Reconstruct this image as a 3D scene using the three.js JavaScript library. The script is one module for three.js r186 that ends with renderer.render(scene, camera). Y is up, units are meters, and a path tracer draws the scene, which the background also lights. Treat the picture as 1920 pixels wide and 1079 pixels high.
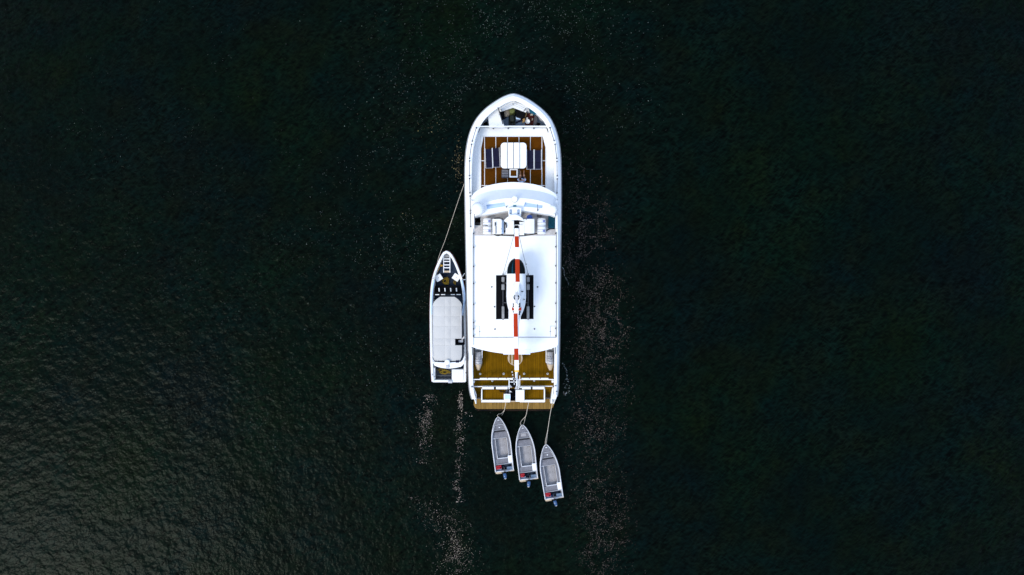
import * as THREE from 'three';
import { mergeGeometries, mergeVertices, toCreasedNormals } from 'three/addons/utils/BufferGeometryUtils.js';
import { MarchingCubes } from 'three/addons/objects/MarchingCubes.js';
import { RoundedBoxGeometry } from 'three/addons/geometries/RoundedBoxGeometry.js';

// ---------------------------------------------------------------- camera, sky, sun, exposure
const CAM_H = 53;                                   // drone height above the water, looking straight down
const scene = new THREE.Scene();
const camera = new THREE.PerspectiveCamera(45.71, 1920 / 1079, 0.5, 9000);
camera.up.set(0, 0, -1);
camera.position.set(0, CAM_H, 0);
camera.lookAt(0, 0, 0);

const SUN_DIR = new THREE.Vector3(-0.64, 0.85, 0.52).normalize();   // soft evening sun astern, on the tender's side
function makeSky() {
  const w = 512, h = 256, d = new Float32Array(w * h * 4);
  for (let j = 0; j < h; j++) for (let i = 0; i < w; i++) {
    const el = ((j + 0.5) / h - 0.5) * Math.PI, az = ((i + 0.5) / w - 0.5) * 2 * Math.PI;
    const x = Math.cos(el) * Math.cos(az), y = Math.sin(el), z = Math.cos(el) * Math.sin(az);
    const toSun = x * SUN_DIR.x + y * SUN_DIR.y + z * SUN_DIR.z;
    const up = Math.max(0, y), glow = Math.pow(0.5 + 0.5 * toSun, 3);
    const hor = Math.pow(1 - up, 1.5);
    let r = 0.27 + 0.26 * hor + 0.32 * glow, g = 0.40 + 0.30 * hor + 0.29 * glow, b = 0.68 + 0.30 * hor + 0.20 * glow;
    if (y < 0) { r *= 0.4; g *= 0.4; b *= 0.4; }
    const k = (j * w + i) * 4;
    d[k] = r; d[k + 1] = g; d[k + 2] = b; d[k + 3] = 1;
  }
  const t = new THREE.DataTexture(d, w, h, THREE.RGBAFormat, THREE.FloatType);
  t.mapping = THREE.EquirectangularReflectionMapping;
  t.magFilter = t.minFilter = THREE.LinearFilter; t.wrapS = THREE.RepeatWrapping; t.needsUpdate = true;
  return t;
}
const skyTexture = makeSky();
scene.background = skyTexture; scene.environment = skyTexture;
const sun = new THREE.DirectionalLight(new THREE.Color(1, 0.945, 0.86), 1.5);
sun.position.copy(SUN_DIR).multiplyScalar(80); sun.castShadow = true; sun.shadow.radius = 40;
Object.assign(sun.shadow.camera, { left: -45, right: 45, top: 45, bottom: -45, near: 1, far: 200 });
sun.shadow.mapSize.set(2048, 2048);
scene.add(sun, sun.target);

const renderer = new THREE.WebGLRenderer({ antialias: true });
renderer.setSize(1024, 575);
renderer.shadowMap.enabled = true;
renderer.toneMapping = THREE.LinearToneMapping;
renderer.toneMappingExposure = 1.9;

// ---------------------------------------------------------------- helpers
function rng(a) { return () => { a |= 0; a = a + 0x6D2B79F5 | 0; let t = Math.imul(a ^ a >>> 15, 1 | a); t = t + Math.imul(t ^ t >>> 7, 61 | t) ^ t; return ((t ^ t >>> 14) >>> 0) / 4294967296; }; }
const V = (x, y, z) => new THREE.Vector3(x, y, z);
const lerp = (a, b, t) => a + (b - a) * t;
// plan survey: chart units (1920 x 1079 survey sheet) to metres at a height above the water
const S = h => (CAM_H - h) / 1280;
const X = (px, h) => (px - 960) * S(h);
const Z = (py, h) => (py - 539.5) * S(h);
const P = (px, py, h) => V(X(px, h), h, Z(py, h));
function table(tab, v) { if (v <= tab[0][0]) return tab[0][1]; for (let i = 1; i < tab.length; i++) if (v <= tab[i][0]) return lerp(tab[i - 1][1], tab[i][1], (v - tab[i - 1][0]) / (tab[i][0] - tab[i - 1][0])); return tab[tab.length - 1][1]; }

function norm(g) {                                   // non-indexed, position + normal + uv in metres
  if (!g.attributes.normal) g.computeVertexNormals();
  const n = g.index ? g.toNonIndexed() : g.clone();
  for (const k of Object.keys(n.attributes)) if (!['position', 'normal'].includes(k)) n.deleteAttribute(k);
  const p = n.attributes.position, uv = new Float32Array(p.count * 2), a = V(), b = V(), c = V();
  for (let i = 0; i < p.count; i += 3) {
    a.fromBufferAttribute(p, i); b.fromBufferAttribute(p, i + 1); c.fromBufferAttribute(p, i + 2);
    const f = b.clone().sub(a).cross(c.clone().sub(a)); const ax = Math.abs(f.x), ay = Math.abs(f.y), az = Math.abs(f.z);
    [a, b, c].forEach((q, k) => { const u = ay >= ax && ay >= az ? [q.x, q.z] : ax > az ? [q.z, q.y] : [q.x, q.y]; uv[(i + k) * 2] = u[0]; uv[(i + k) * 2 + 1] = u[1]; });
  }
  n.setAttribute('uv', new THREE.BufferAttribute(uv, 2)); n.morphAttributes = {}; n.groups = [];
  return n;
}
const taken = new Map();
function numbered(n) { const k = taken.get(n) || 0; taken.set(n, k + 1); return k ? `${n}_${String(k).padStart(3, '0')}` : n; }
function thing(name, label, category, base = V(0, 0, 0), group) {
  const o = new THREE.Group(); o.name = numbered(name); o.position.copy(base);
  o.userData = { label, category }; if (group) o.userData.group = group;
  scene.add(o); return o;
}
// geometry is given in world metres for things that are not turned; it is moved to the thing's base
function part(t, name, geos, mat, parent = t, label) {
  const list = (Array.isArray(geos) ? geos : [geos]).map(norm);
  const g = list.length > 1 ? mergeGeometries(list) : list[0];
  g.translate(-t.position.x, -t.position.y, -t.position.z);
  const m = new THREE.Mesh(g, mat); m.name = name; m.castShadow = m.receiveShadow = true;
  if (label) m.userData.label = label;
  parent.add(m); return m;
}
function single(name, label, category, geos, mat, base, group) {     // a thing that is one mesh
  const list = (Array.isArray(geos) ? geos : [geos]).map(norm);
  const g = list.length > 1 ? mergeGeometries(list) : list[0];
  if (!base) { g.computeBoundingBox(); const b = g.boundingBox; base = V((b.min.x + b.max.x) / 2, b.min.y, (b.min.z + b.max.z) / 2); }
  g.translate(-base.x, -base.y, -base.z);
  const m = new THREE.Mesh(g, mat); m.name = numbered(name); m.position.copy(base); m.castShadow = m.receiveShadow = true;
  m.userData = { label, category }; if (group) m.userData.group = group;
  scene.add(m); return m;
}
function shapeOf(w) { const s = new THREE.Shape(); w.forEach((p, i) => i ? s.lineTo(p[0], -p[1]) : s.moveTo(p[0], -p[1])); s.closePath(); return s; }
function prismW(w, top, bot, bevel = 0, holes = []) {                // w: [x,z] metres
  const s = shapeOf(w); for (const h of holes) s.holes.push(new THREE.Path(h.map(p => new THREE.Vector2(p[0], -p[1]))));
  const b = Math.min(bevel, (top - bot) * 0.45);
  const g = new THREE.ExtrudeGeometry(s, { depth: top - bot - 2 * b, bevelEnabled: b > 0, bevelSize: b, bevelOffset: -b, bevelThickness: b, bevelSegments: 2, curveSegments: 8 });
  g.rotateX(-Math.PI / 2); g.translate(0, bot + b, 0); return g;
}
const W = (pts, h) => pts.map(([x, y]) => [X(x, h), Z(y, h)]);
const prism = (pts, top, bot, bevel = 0, holes = []) => prismW(W(pts, top), top, bot, bevel, holes.map(h => W(h, top)));
const rectP = (x0, y0, x1, y1) => [[x0, y0], [x1, y0], [x1, y1], [x0, y1]];
const pbox = (x0, y0, x1, y1, top, bot, bevel = 0.015) => prism(rectP(x0, y0, x1, y1), top, bot, bevel);
function roundRect(x0, y0, x1, y1, r, n = 6) { const o = []; for (const [cx, cy, a0] of [[x1 - r, y0 + r, -90], [x1 - r, y1 - r, 0], [x0 + r, y1 - r, 90], [x0 + r, y0 + r, 180]]) for (let i = 0; i <= n; i++) { const a = (a0 + 90 * i / n) * Math.PI / 180; o.push([cx + r * Math.cos(a), cy + r * Math.sin(a)]); } return o; }
function smooth(pts, n, closed = false) { const c = new THREE.CatmullRomCurve3(pts.map(p => V(p[0], p[2] || 0, p[1])), closed, 'centripetal'); return c.getSpacedPoints(n).slice(0, closed ? n : n + 1).map(q => pts[0].length > 2 ? [q.x, q.z, q.y] : [q.x, q.z]); }
function bar(a, b, r, seg = 6, r2 = r) { const d = b.clone().sub(a), g = new THREE.CylinderGeometry(r2, r, d.length(), seg); g.applyQuaternion(new THREE.Quaternion().setFromUnitVectors(V(0, 1, 0), d.normalize())); g.translate((a.x + b.x) / 2, (a.y + b.y) / 2, (a.z + b.z) / 2); return g; }
function poly(points, r, seg = 6) { const o = []; for (let i = 1; i < points.length; i++) o.push(bar(points[i - 1], points[i], r, seg)); return o; }
function tube(points, r, n = 24, seg = 6) { return new THREE.TubeGeometry(new THREE.CatmullRomCurve3(points, false, 'centripetal'), n, r, seg); }
function loft(rows, closeAcross = false) {           // rows of equal length arrays of Vector3
  const pos = [], idx = [], m = rows[0].length; rows.forEach(r => r.forEach(q => pos.push(q.x, q.y, q.z)));
  const mm = closeAcross ? m : m - 1;
  for (let i = 0; i + 1 < rows.length; i++) for (let j = 0; j < mm; j++) { const a = i * m + j, b = i * m + (j + 1) % m, c = a + m, d = b + m; idx.push(a, c, b, b, c, d); }
  const g = new THREE.BufferGeometry(); g.setAttribute('position', new THREE.Float32BufferAttribute(pos, 3)); g.setIndex(idx); g.computeVertexNormals(); return g;
}
const crease = (g, a = 0.5) => toCreasedNormals(g.index ? g : mergeVertices(g), a);
function box(cx, cy, cz, sx, sy, sz, r = 0.02) { const g = new RoundedBoxGeometry(sx, sy, sz, 2, Math.min(r, sx / 2.1, sy / 2.1, sz / 2.1)); g.translate(cx, cy, cz); return g; }
function cyl(c, r, h, seg = 20, r2 = r) { const g = new THREE.CylinderGeometry(r2, r, h, seg); g.translate(c.x, c.y + h / 2, c.z); return g; }
function lathe(c, prof, seg = 24) { const g = new THREE.LatheGeometry(prof.map(p => new THREE.Vector2(p[0], p[1])), seg); g.translate(c.x, c.y, c.z); return g; }

// ---------------------------------------------------------------- textures and materials
function vnoise(seed) {                              // tiling value noise
  const r = rng(seed), N = 256, t = new Float32Array(N * N); for (let i = 0; i < N * N; i++) t[i] = r();
  return (x, y, per) => { const xi = Math.floor(x), yi = Math.floor(y), fx = x - xi, fy = y - yi, u = fx * fx * (3 - 2 * fx), v = fy * fy * (3 - 2 * fy);
    const w = (a, b) => t[((((b % per) + per) % per) % N) * N + ((((a % per) + per) % per) % N)];
    return lerp(lerp(w(xi, yi), w(xi + 1, yi), u), lerp(w(xi, yi + 1), w(xi + 1, yi + 1), u), v); };
}
const vn = vnoise(11);
function fbm(u, v, per, oct) { let s = 0, a = 0.5, t = 0; for (let o = 0; o < oct; o++) { s += a * vn(u * per + o * 17, v * per + o * 31, per); t += a; a *= 0.55; per *= 2; } return s / t; }
function tex(size, metres, fn, srgb = true) {
  const d = new Uint8Array(size * size * 4);
  for (let j = 0; j < size; j++) for (let i = 0; i < size; i++) { const c = fn(i / size, j / size), k = (j * size + i) * 4; for (let q = 0; q < 3; q++) d[k + q] = Math.max(0, Math.min(255, Math.round(255 * (c.length ? c[q] : c)))); d[k + 3] = 255; }
  const t = new THREE.DataTexture(d, size, size); t.wrapS = t.wrapT = THREE.RepeatWrapping; t.magFilter = THREE.LinearFilter; t.minFilter = THREE.LinearMipmapLinearFilter; t.generateMipmaps = true;
  const m = Array.isArray(metres) ? metres : [metres, metres]; t.repeat.set(1 / m[0], 1 / m[1]); if (srgb) t.colorSpace = THREE.SRGBColorSpace; t.needsUpdate = true; return t;
}
const grime = tex(512, 5.3, (u, v) => { const a = fbm(u, v, 5, 5), b = fbm(u + 0.3, v, 40, 3); const s = 0.94 + 0.07 * (a - 0.4) - 0.05 * Math.max(0, b - 0.62); return [s, s, s * 0.995]; });
const scuff = tex(512, 3.1, (u, v) => { const a = fbm(u, v, 6, 5), b = fbm(u, v + 0.5, 60, 2); const s = 0.83 + 0.22 * (a - 0.5) + 0.14 * (b - 0.5); return [s, s, s]; });
const speckle = tex(512, 1.3, (u, v) => { const a = fbm(u, v, 120, 2), b = fbm(u, v, 8, 3); const s = 0.8 + 0.5 * (a - 0.5) + 0.2 * (b - 0.5); return [s, s, s]; });
const teakTex = tex(1024, [1.2, 2.4], (u, v) => { const k = Math.floor(u * 20), f = u * 20 - k; const seam = f < 0.10 ? 0.88 : 1; const t = 0.86 + 0.2 * (vn(k * 3.7, 5, 256) - 0.5), gr = 0.16 * (fbm(u * 1, v * 0.12, 90, 3) - 0.5) + 0.14 * (fbm(u, v, 7, 3) - 0.5); const s = (t + gr) * seam; return [s, s, s * 0.97]; });
const mat = (r, g, b, rough, o = {}) => { const m = new THREE.MeshPhysicalMaterial({ color: new THREE.Color().setRGB(r, g, b), roughness: rough, side: THREE.DoubleSide, specularIntensity: rough > 0.6 ? 0.25 : 0.6, ...o }); return m; };
const M = {
  white: mat(0.80, 0.80, 0.80, 0.35, { map: grime }),
  deckWhite: mat(0.80, 0.80, 0.79, 0.6, { map: grime }),
  nonSlip: mat(0.66, 0.62, 0.59, 0.8, { map: scuff }),
  hullPaint: mat(0.72, 0.72, 0.75, 0.25, { map: grime, clearcoat: 0.3 }),
  teak: mat(0.175, 0.084, 0.0015, 0.85, { map: teakTex, specularIntensity: 0.08 }),
  teakPale: mat(0.255, 0.15, 0.04, 0.85, { map: teakTex, specularIntensity: 0.1 }),
  tile: mat(0.11, 0.034, 0.0012, 0.85, { map: scuff, specularIntensity: 0.08 }),
  steel: mat(0.62, 0.62, 0.62, 0.25, { metalness: 0.9 }),
  railDark: mat(0.05, 0.05, 0.055, 0.4, { metalness: 0.5 }),
  black: mat(0.006, 0.006, 0.007, 0.75, { map: scuff, specularIntensity: 0.12 }),
  rubber: mat(0.006, 0.006, 0.007, 0.95, { map: scuff, specularIntensity: 0.08 }),
  navy: mat(0.016, 0.016, 0.038, 0.9, { map: scuff, specularIntensity: 0.1 }),
  navyDeck: mat(0.02, 0.033, 0.058, 0.75, { map: scuff }),
  glass: mat(0.003, 0.006, 0.007, 0.08, { specularIntensity: 0.07 }),
  tealGlass: mat(0.03, 0.16, 0.20, 0.3),
  teal: mat(0.006, 0.055, 0.09, 0.7, { map: scuff, specularIntensity: 0.12 }),
  tarp: mat(0.008, 0.16, 0.27, 0.55, { map: scuff }),
  red: mat(0.33, 0.024, 0.003, 0.5, { specularIntensity: 0.2 }),
  redPlastic: mat(0.30, 0.005, 0.012, 0.5),
  yellow: mat(0.75, 0.40, 0.04, 0.5),
  grey: mat(0.32, 0.32, 0.32, 0.6, { map: scuff }),
  darkGrey: mat(0.09, 0.09, 0.10, 0.7, { map: scuff }),
  midGrey: mat(0.23, 0.225, 0.245, 0.75, { map: speckle }),
  floorGrey: mat(0.42, 0.40, 0.40, 0.8, { map: speckle }),
  aluminium: mat(0.66, 0.66, 0.68, 0.4, { metalness: 0.15, map: scuff }),
  blueGrey: mat(0.2, 0.27, 0.36, 0.7, { map: scuff }),
  canvas: mat(0.49, 0.475, 0.455, 0.85, { map: grime }),
  coverGrey: mat(0.64, 0.62, 0.62, 0.85, { map: scuff }),
  cream: mat(0.66, 0.52, 0.36, 0.7, { map: scuff }),
  rope: mat(0.52, 0.45, 0.36, 0.9),
  ropeYellow: mat(0.19, 0.125, 0.014, 0.9),
  ropeTan: mat(0.42, 0.26, 0.10, 0.9),
  blue: mat(0.012, 0.055, 0.14, 0.3, { clearcoat: 0.4 }),
  blueDeep: mat(0.01, 0.04, 0.20, 0.4),
  paleBlue: mat(0.45, 0.58, 0.75, 0.4),
  maroon: mat(0.10, 0.022, 0.018, 0.8, { map: scuff }),
  olive: mat(0.20, 0.22, 0.07, 0.7, { map: scuff }),
  darkWood: mat(0.05, 0.022, 0.01, 0.7, { map: scuff }),
  greenBlack: mat(0.012, 0.018, 0.010, 0.6, { map: scuff }),
  label: mat(0.20, 0.22, 0.45, 0.6),
  skin: mat(0.38, 0.19, 0.11, 0.6), hair: mat(0.035, 0.015, 0.007, 0.7), shirt: mat(0.45, 0.58, 0.78, 0.85), shorts: mat(0.03, 0.03, 0.04, 0.9),
};

// ---------------------------------------------------------------- water
(function water() {
  const line = (half, step) => { const o = []; for (let v = 0; v < half; v += step) o.push(v); let v = half, s = step; while (v < 4000) { o.push(v); s *= 1.35; v += s; } o.push(4200); return [...o.slice(1).reverse().map(q => -q), ...o]; };
  const xs = line(44, 0.145), zs = line(26, 0.145), nx = xs.length, nz = zs.length;
  const pos = new Float32Array(nx * nz * 3), uv = new Float32Array(nx * nz * 2);
  const wn = (x, z, l, st, a, ph) => { const c = Math.cos(a), s = Math.sin(a); return vn((x * c + z * s) / l + ph, (-x * s + z * c) / (l * st) + ph * 1.7, 256) - 0.5; };
  for (let j = 0; j < nz; j++) for (let i = 0; i < nx; i++) {
    const x = xs[i], z = zs[j], k = j * nx + i, r = Math.max(Math.abs(x) / 44, Math.abs(z) / 26), f = r < 1 ? 1 : Math.max(0, 1 - (r - 1) * 3);
    const gust = 0.55 + 0.9 * (vn(x / 9 + 40, z / 9 + 3, 256) * 0.6 + vn(x / 21 + 7, z / 21, 256) * 0.4);
    let y = 0.06 * wn(x, z, 4.2, 1.8, 0.5, 3) + gust * (0.022 * wn(x, z, 1.1, 2.2, -1.0, 9) + 0.026 * wn(x, z, 0.55, 1.9, -0.75, 23) + 0.034 * wn(x, z, 0.30, 1.5, -1.2, 51));
    pos[k * 3] = x; pos[k * 3 + 1] = y * f; pos[k * 3 + 2] = z; uv[k * 2] = 0.809 * x + 0.588 * z; uv[k * 2 + 1] = -0.588 * x + 0.809 * z;
  }
  const idx = new Uint32Array((nx - 1) * (nz - 1) * 6); let q = 0;
  for (let j = 0; j + 1 < nz; j++) for (let i = 0; i + 1 < nx; i++) { const a = j * nx + i, b = a + 1, c = a + nx, d = c + 1; idx[q++] = a; idx[q++] = c; idx[q++] = b; idx[q++] = b; idx[q++] = c; idx[q++] = d; }
  const g = new THREE.BufferGeometry(); g.setAttribute('position', new THREE.BufferAttribute(pos, 3)); g.setAttribute('uv', new THREE.BufferAttribute(uv, 2)); g.setIndex(new THREE.BufferAttribute(idx, 1)); g.computeVertexNormals();
  const bump = tex(1024, 9.7, (u, v) => 0.5 + 0.9 * (fbm(u, v, 34, 4) - 0.5), false);
  const rippleTint = tex(2048, 43, (u, v) => {                     // ripple lights and darks painted into the colour, plus broad hue patches
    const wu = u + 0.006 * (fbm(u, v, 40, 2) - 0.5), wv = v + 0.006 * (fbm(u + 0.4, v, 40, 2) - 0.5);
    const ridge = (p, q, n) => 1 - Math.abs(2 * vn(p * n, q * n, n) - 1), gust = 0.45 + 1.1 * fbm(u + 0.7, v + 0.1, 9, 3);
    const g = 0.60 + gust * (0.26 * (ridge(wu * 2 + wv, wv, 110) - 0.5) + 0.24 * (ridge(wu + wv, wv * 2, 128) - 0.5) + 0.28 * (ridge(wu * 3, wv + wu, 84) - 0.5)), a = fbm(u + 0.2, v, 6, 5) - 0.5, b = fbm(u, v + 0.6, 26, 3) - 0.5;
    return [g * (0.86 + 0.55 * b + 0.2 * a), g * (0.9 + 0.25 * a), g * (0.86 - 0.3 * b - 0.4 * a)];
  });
  const m = new THREE.MeshPhysicalMaterial({ color: new THREE.Color().setRGB(0.0025, 0.0074, 0.0050), map: rippleTint, roughness: 0.25, ior: 1.33, specularIntensity: 0.09, specularColor: new THREE.Color().setRGB(0.82, 1, 0.86), bumpMap: bump, bumpScale: 0.06, side: THREE.DoubleSide });
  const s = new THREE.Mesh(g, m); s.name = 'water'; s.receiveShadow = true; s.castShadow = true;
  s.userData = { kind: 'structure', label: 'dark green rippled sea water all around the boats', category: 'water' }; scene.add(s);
})();

// ---------------------------------------------------------------- the motor yacht
const OUT = [[174.5, 962.5, 963.5], [176, 955, 970.5], [178.5, 948, 977.5], [183, 938.5, 987], [190.6, 926.7, 999], [203, 910, 1015.7], [221.7, 893.4, 1032.4], [244, 882.4, 1042.3], [271, 875.6, 1048.8], [300, 872.6, 1051.3], [345, 872, 1052], [400, 872.6, 1052], [450, 873.5, 1051.3], [550, 875.5, 1050], [640, 877.5, 1049], [700, 878.5, 1047.5], [722, 879.5, 1047], [738, 881.5, 1046], [750, 885, 1043]];
const CAPH = [[174, 4.1], [240, 3.8], [350, 3.4], [450, 3.1], [600, 2.75], [700, 2.35], [738, 2.1], [750, 1.6]];
const port = [], star = [];
for (const [py, xl, xr] of OUT) { const h = table(CAPH, py); port.push([X(xl, h), Z(py, h), h]); star.push([X(xr, h), Z(py, h), h]); }
const ps = smooth(port, 70), ss = smooth(star, 70);
const edgeX = (side, z) => { const t = side < 0 ? ps : ss; for (let i = 1; i < t.length; i++) if (z <= t[i][1]) return lerp(t[i - 1][0], t[i][0], (z - t[i - 1][1]) / (t[i][1] - t[i - 1][1] || 1)); return t[t.length - 1][0]; };
function deckOutline(z0, z1, inset, n = 30) { const a = [], b = []; for (let i = 0; i <= n; i++) { const z = lerp(z0, z1, i / n); a.push([edgeX(-1, z) + inset, z]); b.push([edgeX(1, z) - inset, z]); } return [...a, ...b.reverse()].filter((p, i, t) => true); }

const yacht = thing('motor_yacht', 'large white motor yacht with a helicopter deck and brown fore and aft decks', 'yacht', V(0.08, 0, -2.6));
const Y = (name, geos, m, parent, label) => part(yacht, name, geos, m, parent, label);
{
  // hull skin
  const rows = []; const zt = ps[0][1], zs_ = ps[ps.length - 1][1];
  for (let i = 0; i < ps.length; i++) {
    const a = ps[i], b = ss[i], z = a[1], u = (z - zt) / (zs_ - zt), fl = 0.14 + 0.55 * Math.exp(-u * 7), sh = 1.5 * Math.exp(-u * 16);
    const cx = (a[0] + b[0]) / 2, hw = (b[0] - a[0]) / 2, lim = v => Math.max(0.01, hw - v);
    const q = (s, ins, y, dz) => V(cx + s * lim(ins), y, z + dz), t = a[2] - 0.22;
    rows.push([V(a[0], t, z), q(-1, fl * 0.35, t * 0.62, sh * 0.35), q(-1, fl * 0.8, t * 0.3, sh * 0.7), q(-1, fl, 0, sh), q(-1, fl + hw * 0.25, -0.8, sh * 1.3), V(cx, -1.3, z + sh * 1.5), q(1, fl + hw * 0.25, -0.8, sh * 1.3), q(1, fl, 0, sh), q(1, fl * 0.8, t * 0.3, sh * 0.7), q(1, fl * 0.35, t * 0.62, sh * 0.35), V(b[0], t, b[1])]);
  }
  const last = rows[rows.length - 1], c = V(0.1, 0.4, last[0].z);
  rows.push(last.map(p => p.clone().lerp(c, 0.98)));
  Y('hull', loft(rows), M.hullPaint);
  // bulwark with a sloping outer face, flat cap and inner wall
  const rim = [...ps.slice().reverse(), ...ss];
  const secs = rim.map((p, i) => { const a = rim[Math.max(0, i - 1)], b = rim[Math.min(rim.length - 1, i + 1)]; let nx = -(b[1] - a[1]), nz = b[0] - a[0]; const l = Math.hypot(nx, nz) || 1; nx /= l; nz /= l; return [p, nx, nz]; });
  const at = (d, dh) => secs.map(([p, nx, nz]) => { const dd = typeof d === 'function' ? d(p[1]) : d; return V(p[0] + nx * dd, p[2] + dh, p[1] + nz * dd); });
  const capW = z => table([[-14, 0.50], [-10, 0.48], [-3, 0.44], [3, 0.36], [6, 0.29], [8, 0.27]], z), under = z => table([[-11.75, 0.26], [-11.6, 0.56], [-3, 0.46], [3, 0.38], [8, 0.29]], z);
  Y('bulwark', crease(loft([at(0.0, -0.26), at(0.0, -0.22), at(z => capW(z) * 0.4, -0.03), at(z => capW(z) * 0.46, 0), at(capW, 0), at(z => capW(z) + 0.03, -0.03), at(z => capW(z) + 0.03, -0.09), at(z => under(z) - 0.02, -0.11), at(under, -1.25)]), 0.4), M.white);
  Y('rub_rail', tube(at(-0.03, -0.34).filter((_, i) => i % 2 === 0), 0.055, 160, 6), M.grey);
}
const FD = 2.85, MD = 1.4, UD = 4.2, PL = 0.55;
// --- decks
const zWell = Z(239.5, FD);
Y('well_floor', prismW(deckOutline(Z(190, 3.9), zWell + 0.2, 0.34), 2.1, 1.95), M.blueGrey);
const fd = Y('foredeck', prismW(deckOutline(zWell, Z(430, FD), 0.5), FD, 2.0), M.deckWhite);
Y('side_deck', prismW(deckOutline(Z(425, 2.2), Z(655, 1.9), 0.5), 2.0, 1.7), M.deckWhite);
const aft = Y('aft_deck', prismW(deckOutline(Z(630, MD), Z(729, MD), 0.27), MD, MD - 0.2), M.teak);
// brown foredeck panels, white joints left between them
{
  const h = FD + 0.014, xs = [908.5, 929.5, 951.5, 973, 994.5, 1016], g = 0.55;
  const put = w => Y('deck_panel', prism(w, h, FD - 0.01, 0.004), M.tile, fd);
  for (let i = 0; i < 5; i++) { put(rectP(xs[i] + g, 256.5, xs[i + 1] - g, 347.4)); put(rectP(xs[i] + g, 348.8, xs[i + 1] - g, 360)); }
  put([[906.6, 256.5], [907.8, 256.5], [907.8, 300.8], [902, 300.8], [902, 279]]); put(rectP(902, 302.2, 907.8, 347.4)); put(rectP(902, 348.8, 907.8, 362));
  put([[1016.8, 256.5], [1017.8, 256.5], [1022.6, 276], [1022.6, 300.8], [1016.8, 300.8]]); put(rectP(1016.8, 302.2, 1022.6, 347.4)); put(rectP(1016.8, 348.8, 1022.6, 362));
  // low coaming round the brown area
  const co = 0.045;
  Y('panel_surround', prism([[901, 255.4], [1023.6, 255.4], [1023.6, 366], [901, 366]].map(p => p), FD + co, FD - 0.01, 0.01, [[[906.2, 256.2], [1018, 256.2], [1023, 276], [1023, 365.6], [901.6, 365.6], [901.6, 279]]]), M.deckWhite, fd);
}
// --- spa under its four-piece cover
{
  const spa = Y('spa_tub', prism(roundRect(939.4, 268, 987, 315.3, 6.4), FD + 0.56, FD, 0.04), M.darkGrey);
  const xs = [938.8, 951.3, 963, 974.8, 987.4], h = FD + 0.66;
  for (let i = 0; i < 4; i++) {
    const a = xs[i] + (i ? 0.5 : 0), b = xs[i + 1] - (i < 3 ? 0.5 : 0);
    const rr = 6.8, top = x => { const e = Math.min(x - 938.8, 987.4 - x); return e < rr ? 267.4 + rr - Math.sqrt(Math.max(0, rr * rr - (rr - e) * (rr - e))) : 267.4; };
    const up = [], dn = []; for (let k = 0; k <= 10; k++) { let x = lerp(a, b, k / 10); x = Math.min(Math.max(x, 938.85), 987.35); const y = top(x); up.push([x, y]); dn.push([x, 583.2 - y]); }
    Y('cover_panel', prism([...up, ...dn.reverse()], h, h - 0.12, 0.025), M.deckWhite, spa);
  }
}
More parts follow.
